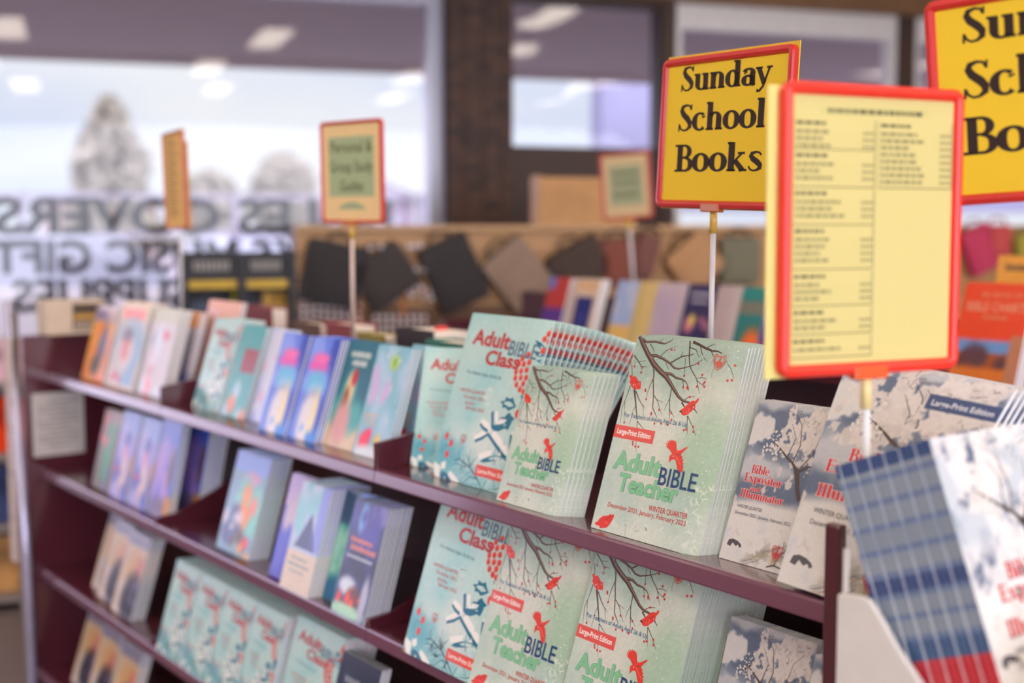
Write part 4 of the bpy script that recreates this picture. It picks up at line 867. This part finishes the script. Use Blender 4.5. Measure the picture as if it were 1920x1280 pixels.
COVERS['g_label'] = lambda: simple(.145, .32, (206, 160, 96), (('rect', 0, 0, 1, .7, (150, 90, 60)),), squiggle(150, 850, 880, 60, (96, 70, 50), 1))
G2 = lambda x, dz=0: (x, 1.585, 1.0606)
for cv, x, n, t, l in (('g_red', -2.60, 2, .012, 'red and purple book at the left of the further shelving'), ('g_navy', -2.455, 3, .012, 'cream book with a navy panel on the further shelving'),
        ('g_field', -2.24, 2, .008, 'sky blue and wheat yellow book on the further shelving'), ('g_cream', -2.138, 2, .012, 'cream yellow book beside the sky blue one'), ('g_lav', -2.05, 3, .012, 'plain pale lavender book on the further shelving'), ('g_title', -1.917, 4, .012, 'dark purple book with pale title and flowers'),
        ('g_grey', -1.80, 3, .008, 'plain grey white book right of the dark purple one'), ('g_teal', -1.69, 2, .01, 'teal and orange book left of the price list'), ('g_violet', -1.585, 2, .01, 'violet and orange book half hidden by the price list'),
        ('g_charts', -.958, 3, .012, 'rust orange chart book with a desert mountain photograph')):
    pile(cv, x, 1.585, 1.0606, l, 'copy behind the ' + l, 'copies: ' + l[:40], n=n, t=t, lean=17, kind='book')
pile('g_label', -.925, 1.70, 1.0606, 'tan book with a lettered top edge showing above the chart book', 'copy', 'tan', n=1, t=.02, lean=8, kind='book')
for i, (x, c) in enumerate(((-1.0, (206, 130, 70)), (-.9, (190, 120, 110)), (-.78, (150, 170, 210)), (-.66, (210, 140, 70)), (-.54, (196, 176, 120)))):
    s = ('amber', 'rose', 'light blue', 'orange', 'straw')[i]
    tcov('low%d' % i, c, (('blobs', 6, tuple(int(q * .8) for q in c), .15),))
    pile('low%d' % i, x, 1.565, .7256, s + ' book low on the further shelving under the chart book', '', '', n=1, t=.02, lean=15, kind='book')

# ---------------------------------------------------------------- slat wall with bags in front of the windows
TAN = mat('tan_slat_panel', (186, 140, 90), .45, .05, 8)
tl_, _ = wt(556, 425, -1.25); tr_, _ = wt(1960, 425, -1.25)
sw = thing('tan_display_stand', 'long tan slatted display stand below the windows, bags hanging on it', 'display stand', Matrix.Translation(W(0, -1.2, 0)) @ Matrix.Rotation(WROT, 4, 'Z'))
# in this frame x runs along the wall, y points outdoors
for k in range(11):
    z0 = .35 + k * .098; MB().box((tl_, -.045, z0), (tr_, -.01, z0 + .092)).build('slat', TAN, sw, bevel=.003)
MB().box((tl_, -.010, .0), (tr_, .03, 1.43)).build('back_board', mat('tan_board', (176, 132, 84), .6), sw)
MB().box((tl_, -.06, 1.4305), (tr_, .06, 1.455)).build('cap_rail', mat('tan_cap', (200, 158, 110), .4), sw, bevel=.004)
MB().box((tl_, -.3, 0), (tr_, -.0455, .12)).build('base', TAN, sw)
SM_ = sw.matrix_world.copy()
MB().box((wt(560, 600, -1.27)[0], -.050, .84), (wt(1010, 600, -1.27)[0], -.0455, 1.105)).build('peg_panel', mat('brown_peg_panel', (112, 80, 58), .6, .1, 40), sw)
def hang(px, py):                                           # a point on the face of the stand
    t, z = wt(px, py, -1.27); return t, z
def bag(px, py, wpx, hpx, rot, col, label, trim=(40, 34, 32), pocket=True, name='book_bag'):
    t, z = hang(px, py); k = 5.75 / F; wd, ht = wpx * k * 1.14, hpx * k * 1.14
    M = SM_ @ Matrix.Translation((t, -.048, z)) @ Matrix.Rotation(radians(90), 4, 'X') @ Matrix.Rotation(radians(rot), 4, 'Z')
    b = thing(name, label, 'bag', M, None)
    m = mat('bag_%d_%d_%d' % col, col, .6, .1, 60, bump=.2)
    MB().prism(rounded(-wd / 2, -ht / 2, wd / 2, ht / 2, .018), .002, .05).build('body', m, b, bevel=.008); bd_ = b.children[0]
    tm = mat('bag_trim_%d' % trim[0], trim, .5)
    ring = rounded(-wd / 2 - .002, -ht / 2 - .002, wd / 2 + .002, ht / 2 + .002, .02)
    MB().tube([(x, y, .026) for x, y in ring + ring[:1]], .005, 6, cap=False).build('zip', tm, bd_)
    MB().tube([(-.05, ht / 2, .026), (-.045, ht / 2 + .03, .026), (-.02, ht / 2 + .042, .026), (.02, ht / 2 + .042, .026), (.045, ht / 2 + .03, .026), (.05, ht / 2, .026)], .006, 8).build('handle', tm, b)
    if pocket: MB().prism(rounded(-wd * .36, -ht * .38, wd * .36, ht * .2, .012), .05, .058).build('pocket', m, bd_, bevel=.003)
    return b
bag(625, 515, 92, 96, -12, (36, 28, 26), 'black bag hanging at the left end of the slatted stand')
bag(722, 518, 88, 78, 34, (52, 40, 36), 'dark brown bag tilted on the slatted stand, just right of the study guide pole')
bag(850, 512, 84, 108, 24, (40, 30, 28), 'dark bag with a strap, between the tilted brown bag and the grey one')
bag(968, 512, 82, 96, 40, (150, 124, 104), 'grey taupe bag with dark green edges, turned diamond-wise', (44, 58, 50))
bag(1084, 498, 96, 70, 28, (66, 44, 30), 'brown bag behind the red book, on the slatted stand')
bag(1158, 492, 62, 76, 4, (130, 64, 44), 'black and rust bag behind the small sign pole', (30, 26, 26))
bag(1208, 480, 40, 70, -16, (120, 70, 60), 'narrow rust bag beside the black and rust one', (40, 30, 30))
bag(1300, 492, 84, 78, 38, (186, 140, 94), 'tan bag hanging just left of the tall grey pole')
bag(1385, 488, 74, 78, 0, (116, 112, 90), 'olive grey bag between the grey pole and the price list', (60, 56, 50))
bag(1835, 468, 66, 84, 24, (196, 52, 92), 'bright pink bag right of the price list', (150, 40, 70))
bag(1868, 452, 50, 56, 0, (200, 74, 74), 'coral red bag next to the bright pink one', (170, 60, 60))
bag(1925, 470, 54, 60, 10, (170, 160, 60), 'olive yellow bag at the right edge of the picture', (130, 120, 40))
ORN = mat('pale_sparkle', (250, 240, 250), .15, .05); ORNO = mat('amber_sparkle', (236, 150, 84), .15, .05)  # pale and amber balls stand in for blurred highlights on the hooks
tri = None; rd = random.Random(2)
spots = [(568 + 13 * i, 562 + 15 * j - (3 if i > 6 else 0) + rd.uniform(-2, 2), 0) for j in range(5) for i in range(9)] + [(704 + 13 * i, 594 + 13 * j, 0) for j in range(4) for i in range(8)] + \
        [(780, 505, 0), (794, 506, 0), (780, 522, 0), (778, 540, 0), (790, 540, 0), (764, 548, 0), (772, 554, 0), (792, 556, 0), (804, 548, 0), (808, 560, 0), (744, 560, 0)] + \
        [(754, 556 + 12 * k, 1) for k in range(4)] + [(674, 552 + 12 * k, 1) for k in range(5)] + [(606, 468, 0), (694, 464, 0), (714, 463, 0), (766, 462, 0), (776, 462, 0), (788, 460, 0)]
tm_ = [None, None]
for px, py, q in spots:
    t, z = hang(px, py)
    M = SM_ @ Matrix.Translation((t, -.075, z))
    if tm_[q] is None:
        o = MB().ball((0, 0, 0), .0105, 12, 8).tube([(0, 0, .012), (0, .012, .02), (0, .0230, .021)], .002, 6, mi=1).build('sparkle_ball', [(ORN, ORNO)[q], mat('steel_hook', (190, 188, 190), .3, metal=.8)], None, M, smooth=True)
        tag(o, ('pale ball standing in for a sparkle on the slatted stand', 'amber ball standing in for a sparkle, in a column between the bags')[q], 'sparkle_ball', ('pale sparkle balls on hooks', 'amber sparkle balls on hooks')[q]); tm_[q] = o
    else:
        c = tm_[q].copy(); COL.objects.link(c); c.matrix_world = M
# slatted wooden box on top of the stand
(t0, z0), (t1, z1) = wt(1002, 424, -1.2), wt(1182, 338, -1.2)
wb = thing('wooden_crate', 'light wooden slatted crate standing on the tan stand under the dark window', 'crate', SM_ @ Matrix.Translation((t0, -.05, 1.4555)))
wm = mat('light_wood', (204, 152, 92), .5, .1, 12)
L_ = t1 - t0
for k in range(5): MB().box((0, -.002, .003 + k * .043), (L_, .012, .040 + k * .043)).build('slat', wm, wb)
for x in (0.001, L_ - .021): MB().box((x, .0125, 0), (x + .02, .09, .22)).build('corner_post', wm, wb)
MB().box((.0, .0905, .003), (L_, .102, .215)).build('back_panel', wm, wb)

# ---------------------------------------------------------------- black book display, left of the stand
bd = thing('black_book_display', 'black book display with yellow header strips, below the window letters', 'display rack', SM_ @ Matrix.Translation((wt(336, 500, -1.9)[0], -.7, 0)))
BK = mat('black_board', (34, 32, 36), .5)
Wd = wt(556, 500, -1.9)[0] - wt(336, 500, -1.9)[0]
MB().box((0, .13, 0), (Wd, .15, 1.355)).build('back_board', BK, bd)
for x in (0, Wd * .49, Wd - .03): MB().box((x, 0, 0), (x + .03, .129, 1.355)).build('upright', BK, bd)
yl = mat('yellow_strip', (206, 168, 34), .4); TX = mat('pale_lettering', (150, 146, 140), .6)
for i, (x0, x1) in enumerate(((.031, Wd * .49 - .001), (Wd * .49 + .031, Wd - .031))):
    MB().box((x0, .01, 1.225), (x1, .012, 1.255)).build('header_strip', yl, bd)
    mb = MB(); mb.box((x0, .02, 1.256), (x1, .03, 1.352), mi=0)
    for k in range(7): mb.box((x0 + .02 + k * (x1 - x0 - .04) / 7, .0192, 1.29), (x0 + .02 + (k + .7) * (x1 - x0 - .04) / 7, .0199, 1.325), mi=1)
    mb.build('header_board', [BK, TX], bd)
    for z in (.98, .66, .3): MB().box((x0, .005, z - .02), (x1, .128, z)).build('shelf', BK, bd)
bm = bd.matrix_world.copy()
for i, (x, wd, ht, c, l) in enumerate(((.04, .075, .2, (110, 116, 130), 'slate blue book in the black display, leftmost'), (.118, .075, .2, (128, 146, 128), 'sage green book in the black display, second from left'), (.196, .042, .235, (176, 180, 50), 'lime yellow book in the black display'),
        (Wd * .49 + .04, .055, .2, (92, 96, 108), 'charcoal book in the right half of the black display'), (Wd * .49 + .10, .09, .23, (206, 176, 122), 'sand coloured book in the right half of the black display'), (Wd * .49 + .05, .12, .18, (176, 136, 70), 'ochre book low in the right half of the black display'))):
    low = i == 5
    b = thing('book', l, 'book', bm @ Matrix.Translation((x, .03, .6606 if low else .9806)) @ Matrix.Rotation(radians(78), 4, 'X'))
    a = simple(wd, ht, c, (('blobs', 5, tuple(int(q * .85) for q in c), .2), ('blobs', 2, (206, 130, 90), .15, (.3, 0, 1, .4))), (), seed=i, nx=10, ny=14); mb = MB(); a.emit(mb); mb.box((0, 0, -.02), (wd, ht, -.0003), c); mb.build('cover', INKM, b, ink=True)
    MB().box((.002, .002, -.018), (wd + .0015, ht + .001, -.003)).build('pages', PAPER, b)

# ---------------------------------------------------------------- card strip, metal post and low shelves at the far left
cs = thing('card_strip', 'column of blank beige cards beside the left end panel', 'card holder', Matrix.Translation((-3.02, -.085, 0)))
MB().box((-.012, .02, .0), (.03, .03, 1.20)).build('upright', mat('grey_brown_upright', (120, 104, 92), .5), cs)
for k in range(5):
    MB().box((-.024, .0, .985 - k * .135), (.024, .012, 1.115 - k * .135)).build('card', mat('beige_card', (216, 196, 188), .6), cs)
p0, p1 = at(17, 566, 3.85), at(48, 1010, 3.75)
ps = thing('metal_post', 'pale metal post leaning at the far left of the picture', 'post', Matrix.Translation((p1.x, p1.y, 0)))
MB().tube([ps.matrix_world.inverted() @ p0, (0, 0, p1.z), (p1.x * 0 + .02, 0, .03)], .014, 12).build('tube', mat('silver_paint', (196, 190, 214), .25, metal=.4), ps, smooth=True)
MB().prism([(.09 * cos(2 * pi * k / 20), .09 * sin(2 * pi * k / 20)) for k in range(20)], 0, .03).build('foot', mat('silver_paint', (196, 190, 214), .25), ps)
lt = wt(-60, 700, -1.5)[0]
ls = thing('low_bookcase', 'low bookcase under the window at the far left edge', 'bookcase', Matrix.Translation(W(lt, -1.55, 0)) @ Matrix.Rotation(WROT, 4, 'Z')); lm = mat('grey_shelf', (150, 138, 134), .5); Lw = .62
MB().box((0, .24, 0), (Lw, .26, 1.02)).build('back_board', lm, ls)
for x in (-.02, Lw): MB().box((x, 0, 0), (x + .02, .26, 1.04)).build('side_panel', lm, ls)
for z in (.06, .33, .60, .87): MB().box((0.0005, 0, z - .02), (Lw - .0005, .239, z)).build('shelf', lm, ls)
lbm = ls.matrix_world.copy(); rd = random.Random(12)
PAL = {.87: ((226, 196, 206), (214, 110, 110), (196, 150, 150)), .60: ((214, 96, 60), (222, 120, 84), (206, 84, 66)), .33: ((92, 100, 130), (120, 150, 90), (150, 110, 96)), .06: ((206, 170, 130), (220, 200, 170), (150, 110, 90))}
NM = {.87: 'pink', .60: 'orange', .33: 'muted', .06: 'sand'}
for z, cs_ in PAL.items():
    for i, c in enumerate(cs_):
        b = thing('book', '%s book, %s on the %s shelf of the low bookcase' % (NM[z], ('first', 'second', 'third')[i], {.87: 'top', .6: 'second', .33: 'third', .06: 'bottom'}[z]), 'book', lbm @ Matrix.Translation((.02 + i * .2, .08, z + .0006)) @ Matrix.Rotation(radians(76), 4, 'X'))
        a = simple(.17, .21 if z < .8 else .16, c, (('blobs', 6, tuple(int(q * .8) for q in c), .2),), (), seed=i, nx=8, ny=10); mb = MB(); a.emit(mb); mb.box((0, 0, -.016), (a.w, a.h, -.0003), c); mb.build('cover', INKM, b, ink=True)
        MB().box((.002, .002, -.014), (a.w + .0015, a.h + .001, -.003)).build('pages', PAPER, b)

# ---------------------------------------------------------------- the room
WM = Matrix.Translation(PW) @ Matrix.Rotation(WROT, 4, 'Z')            # x along the window wall, y outdoors
def room(name, mb, mats, ink=False, **k): return struct(mb.build(name, mats, None, WM, **k))
T0, T1, DB = -8.6, 6.0, -9.0
carpet = mat('carpet', (120, 104, 100), .95, .12, 140, bump=.4)
plaster = mat('wall_paint', (206, 190, 170), .7, .03, 6)
brown = mat('dark_brown_panel', (66, 44, 34), .55, .1, 5)
headw = mat('brown_wood_valance', (132, 96, 62), .5, .12, 6)
room('floor', MB().box((T0, DB, -.1), (T1, .14, 0)), carpet)
room('ceiling', MB().box((T0, DB, 3.0), (T1, .14, 3.1)), mat('ceiling_tile', (226, 220, 210), .8, .04, 4))
room('wall_left', MB().box((T0 - .12, DB, 0), (T0, .14, 3.0)), plaster)
room('wall_right', MB().box((T1, DB, 0), (T1 + .12, .14, 3.0)), plaster)
room('wall_front', MB().box((T0, DB - .12, 0), (T1, DB, .5)).box((T0, DB - .12, 2.7), (T1, DB, 3.0)).box((T0, DB - .12, .5), (-7.6, DB, 2.7)).box((5.0, DB - .12, .5), (T1, DB, 2.7)), plaster)
# brick pier: courses and joints in the material
def brick():
    m = bpy.data.materials.new('dark_brick'); m.use_nodes = True; n = m.node_tree; b = n.nodes['Principled BSDF']
    co = n.nodes.new('ShaderNodeTexCoord'); mp = n.nodes.new('ShaderNodeMapping'); mp.inputs['Rotation'].default_value = (radians(90), 0, 0)
    br = n.nodes.new('ShaderNodeTexBrick'); br.inputs['Scale'].default_value = 5.2; br.inputs['Color1'].default_value = lin((92, 58, 40)) + (1,); br.inputs['Color2'].default_value = lin((48, 30, 22)) + (1,); br.inputs['Mortar'].default_value = lin((74, 54, 46)) + (1,)
    br.inputs['Mortar Size'].default_value = .03
    n.links.new(co.outputs['Object'], mp.inputs['Vector']); n.links.new(mp.outputs['Vector'], br.inputs['Vector']); n.links.new(br.outputs['Color'], b.inputs['Base Color']); b.inputs['Roughness'].default_value = .6
    bp = n.nodes.new('ShaderNodeBump'); bp.inputs['Strength'].default_value = .5; n.links.new(br.outputs['Fac'], bp.inputs['Height']); n.links.new(bp.outputs['Normal'], b.inputs['Normal'])
    return m
wall = MB().box((T0, 0, 0), (-.375, .12, .38)).box((T0, 0, 2.70), (T1, .12, 3.0), mi=1).box((-.03, 0, 0), (.88, .12, 1.875)).box((-.03, 0, 2.665), (.88, .12, 2.70)).box((.88, -.02, 0), (.965, .14, 2.70)) \
    .box((.965, 0, 0), (T1, .12, .9)).box((4.4, 0, .9), (T1, .12, 2.70)).box((2.44, -.02, .9), (2.55, .14, 2.70)).box((T0, -.08, 2.70), (T1, -.0005, 2.99), mi=1)
room('wall_back', wall, [brown, headw])
MBp = MB().box((-.375, -.10, 0), (-.03, .16, 2.699)); mb = MBp
for x in (-.30, -.19, -.09): mb.box((x, -.108, 0), (x + .018, -.1005, 2.699))
room('column_brick', mb, brick())
def glass():
    m = bpy.data.materials.new('window_glass'); m.use_nodes = True; n = m.node_tree; n.nodes.clear()
    o = n.nodes.new('ShaderNodeOutputMaterial'); mx = n.nodes.new('ShaderNodeMixShader'); tr = n.nodes.new('ShaderNodeBsdfTransparent'); gl = n.nodes.new('ShaderNodeBsdfGlossy'); lw = n.nodes.new('ShaderNodeFresnel')
    tr.inputs['Color'].default_value = (.93, .94, .96, 1); gl.inputs['Roughness'].default_value = .03; lw.inputs['IOR'].default_value = 1.55
    nz = n.nodes.new('ShaderNodeTexNoise'); nz.inputs['Scale'].default_value = 1.4; bp = n.nodes.new('ShaderNodeBump'); bp.inputs['Strength'].default_value = .12; bp.inputs['Distance'].default_value = .05
    n.links.new(nz.outputs['Fac'], bp.inputs['Height']); n.links.new(bp.outputs['Normal'], gl.inputs['Normal'])
    n.links.new(lw.outputs['Fac'], mx.inputs['Fac']); n.links.new(tr.outputs['BSDF'], mx.inputs[1]); n.links.new(gl.outputs['BSDF'], mx.inputs[2]); n.links.new(mx.outputs['Shader'], o.inputs['Surface'])
    return m
GL_ = glass(); alu = mat('aluminium_frame', (186, 186, 198), .35, .03, metal=.3); dkf = mat('dark_window_frame', (58, 44, 40), .5); whf = mat('white_window_frame', (236, 234, 230), .4)
def window(i, x0, x1, z0, z1, fm, fw, top=None):
    r = bpy.data.objects.new('window_%d' % i, None); COL.objects.link(r); r.matrix_world = WM @ Matrix.Translation((x0, .05, z0)); struct(r)
    wd, ht = x1 - x0, z1 - z0; tp = top or fw; y0, y1 = -.04, .05
    mb = MB().box((0, y0, 0), (fw, y1, ht)).box((wd - fw, y0, 0), (wd, y1, ht)).box((fw, y0, 0), (wd - fw, y1, fw)).box((fw, y0, ht - tp), (wd - fw, y1, ht))
    mb.build('window_frame', fm, r)
    MB().add([(fw, 0, fw), (wd - fw, 0, fw), (wd - fw, 0, ht - tp), (fw, 0, ht - tp)], [(0, 1, 2, 3)]).build('pane', GL_, r)
    return r
w1 = window(1, -4.3, -.38, .38, 2.70, alu, .085)
window(2, T0 + .1, -4.3, .38, 2.70, alu, .085)
window(3, -.03, .88, 1.875, 2.665, dkf, .012)
window(4, .965, 2.44, .9, 2.70, whf, .05, .14)  # deep white top rail stands in for a bright strip seen outside
window(5, 2.55, 4.4, .9, 2.70, whf, .05, .14)
w6 = window(6, -7.6, 5.0, .5, 2.7, alu, .08)
w6.matrix_world = WM @ Matrix.Translation((-7.6, DB - .06, .5))
# shop lettering on the outside of the glass, read from the street
vin = mat('black_vinyl_lettering', (38, 34, 38), .5)
def letters(txt, pa, pb, za, ha):                           # pa, pb: wall positions of the first and last letter's outer edges
    v, f = font_tris(txt, .035); xs = [p[0] for p in v]; x0, x1 = min(xs), max(xs); cap = max(p[1] for p in font_tris('H')[0])
    mb = MB(); mb.add([(pa + (pb - pa) * (x - x0) / (x1 - x0), .004, za + y * ha / cap) for x, y in v], f)
    n = len(v); mb.add([(q[0], q[1] + .0006, q[2]) for q in mb.v[:n]], [tuple(reversed(t)) for t in f])
    mb.build('lettering', vin, w1, w1.matrix_world.inverted() @ WM @ Matrix.Translation((0, .06, 0)))
X = lambda px, py=430: wt(px, py, .06)
letters('BIBLES COVERS', X(737)[0], X(-12)[0], X(300, 436)[1], .165)
letters('BOOKS MUSIC GIFTS', X(735)[0], X(-62)[0], X(300, 508)[1], .15)
letters('SUPPLIES', X(352)[0], X(18)[0], X(200, 580)[1], .145)

# ---------------------------------------------------------------- outside
def out(name, mb, mats, **k):
    o = mb.build(name, mats, None, WM, **k); o['kind'] = 'structure'; return o
out('ground', MB().box((-60, .16, -.16), (80, 120, -.06)), mat('pale_parking_lot', (170, 160, 168), .9, .06, 1))
out('soffit', MB().box((-14, .16, 2.70), (14, 3.3, 2.85)).box((-14, 3.3, 2.66), (14, 3.5, 3.0)), mat('soffit_board', (206, 186, 184), .7, .03, 3))
wing = thing('building_wing', 'mauve grey wing of the building seen through the right windows', 'building', WM)
wx = wt(1128, 200, 6.0)[0]
MB().box((wx, 6.0, 1.62), (12, 6.3, 3.6)).build('upper_wall', mat('mauve_render', (150, 146, 176), .8, .06, 2), wing)
for x in (wx + .6, wx + 3, wx + 6): MB().box((x, 6.02, -.06), (x + .3, 6.28, 1.6199)).build('pier', mat('mauve_render', (150, 146, 176), .8), wing)
def outp(px, py, D):
    p = at(px, py, D); q = WM.inverted() @ p; return q
lf = mat('pale_winter_foliage', (164, 154, 140), .9, .12, 3); bk = mat('pale_bark', (120, 106, 98), .9)
def tree(px, D, top_py, half, label, seed, cone=True, base=345):
    q = outp(px, 425, D); top = outp(px, top_py, D).z; r = random.Random(seed); k = D / F; a0 = seed
    t = thing('tree', label, 'tree', WM @ Matrix.Translation((q.x, q.y, -.06)))
    MB().tube([(0, 0, 0), (0, 0, top * .6)], [.16, .06], 8).build('trunk', bk, t)
    mb = MB(); zb = outp(px, base, D).z
    for i in range(900):
        v = r.random(); hw = half * k * ((1 - v) ** .52 * (.85 + .15 * sin(11 * v + a0)) if cone else sqrt(max(0, 1 - (2 * v - 1) ** 2)))
        a = r.uniform(0, 6.28); rr = hw * sqrt(r.random()); c = Vector((rr * cos(a), rr * sin(a), zb - 1.2 + (top - zb + 1.2) * v)); s = r.uniform(.10, .26)
        u1 = Vector((r.uniform(-1, 1), r.uniform(-1, 1), r.uniform(-1, 1))).normalized(); u2 = u1.orthogonal().normalized()
        mb.add([c - u1 * s, c + u2 * s * .6, c + u1 * s, c - u2 * s * .6], [(0, 1, 2, 3)])
    mb.build('foliage', lf, t)
tree(212, 26, 184, 118, 'pale conical tree beyond the parking lot, behind the left window', 1)
tree(535, 30, 288, 66, 'low rounded mauve tree beyond the parking lot, right of the conical tree', 2, False)
tree(395, 34, 318, 60, 'low pale bush between the two trees', 3, False, 380)
def house(px0, px1, D, eave, ridge, label, c):
    a, b = outp(px0, 425, D), outp(px1, 425, D); ze, zr = outp(px0, eave, D).z, outp(px0, ridge, D).z
    h = thing('house', label, 'house', WM @ Matrix.Translation((a.x, a.y, -.06))); L = b.x - a.x
    MB().box((0, 0, 0), (L, 5, ze)).build('wall', mat('house_%d' % c[0], c, .8), h)
    MB().prism([(-.3, ze - .05), (L + .3, ze - .05), (L * .5, zr)], -5.3, .3, M=Matrix(((1, 0, 0, 0), (0, 0, -1, 0), (0, 1, 0, 0), (0, 0, 0, 1)))).build('roof', mat('grey_roof', (140, 130, 142), .8), h)
    for k in (.2, .6): MB().box((L * k, -.03, ze * .4), (L * (k + .16), 0.0, ze * .75)).build('window', mat('house_window', (150, 150, 170), .3), h)
house(80, 300, 38, 372, 338, 'low pale house below the conical tree', (170, 150, 148))
house(640, 790, 40, 368, 330, 'low mauve house at the right of the big window', (150, 134, 150))
fn = thing('rail_fence', 'thin horizontal rail fence across the parking lot', 'fence', WM @ Matrix.Translation((0, 13, 0)))
fm_ = mat('fence_grey', (150, 140, 156), .7)
for z in (1.86, 1.3): MB().box((-9, 0, z), (3, .05, z + .07)).build('rail', fm_, fn)
for x in (-9, -6, -3, 0, 2.9): MB().box((x, .051, -.06), (x + .1, .12, 1.95)).build('post', fm_, fn)
def car(px, D, c, label):
    q = outp(px, 425, D); o = thing('car', label, 'car', WM @ Matrix.Translation((q.x - 2.1, q.y, -.06)))
    M = Matrix(((1, 0, 0, 0), (0, 0, 1, 0), (0, 1, 0, 0), (0, 0, 0, 1)))
    MB().prism([(0, .3), (4.2, .3), (4.25, .75), (3.6, .9), (.5, .92), (-.05, .8)], 0, 1.7, M=M).build('body', mat('car_%d' % c[0], c, .3), o, bevel=.05)
    MB().prism([(.7, .9), (3.1, .9), (2.5, 1.42), (1.2, 1.42)], .12, 1.58, M=M).build('cabin', mat('car_glass', (190, 190, 206), .3), o, bevel=.04)
    for x in (.85, 3.3):
        for y in (-.02, 1.5): MB().prism([(x + .32 * cos(2 * pi * k / 20), .32 + .32 * sin(2 * pi * k / 20)) for k in range(20)], y, y + .22, M=M).build('wheel', mat('tyre', (60, 58, 62), .8), o)
car(150, 12.5, (226, 214, 216), 'pale car parked behind the SIC GIFTS letters')
car(480, 26, (206, 190, 200), 'mauve car parked right of the tan list sign')
car(760, 18, (230, 230, 236), 'white car parked behind the study guide sign')

# ---------------------------------------------------------------- ceiling lights
em = bpy.data.materials.new('lamp_diffuser'); em.use_nodes = True; n = em.node_tree; n.nodes.clear()
oo = n.nodes.new('ShaderNodeOutputMaterial'); e_ = n.nodes.new('ShaderNodeEmission'); e_.inputs['Color'].default_value = (1, .86, .72, 1); e_.inputs['Strength'].default_value = LAMP; n.links.new(e_.outputs[0], oo.inputs['Surface'])
first = None
for i, x in enumerate((-7, -5.0, -3.0, -1.0, 1.0, 3.0, 5.0)):
    for j, y in enumerate((-1.8, -3.9, -6.0, -8.1)):
        M = WM @ Matrix.Translation((x + .3 * (j % 2), y, 2.999))
        if j == 0 and i % 2: continue
        if first is None:
            first = thing('ceiling_light', 'long fluorescent ceiling light of the shop', 'ceiling light', M, 'fluorescent ceiling lights')
            MB().box((-.15, -.6, -.05), (.15, -.58, 0)).box((-.15, .58, -.05), (.15, .6, 0)).box((-.15, -.579, -.05), (-.13, .579, 0)).box((.13, -.579, -.05), (.15, .579, 0)).build('housing', whf, first)
            MB().box((-.129, -.579, -.045), (.129, .579, -.03)).build('diffuser', em, first)
        else:
            c = copy_tree(first); c.matrix_world = M
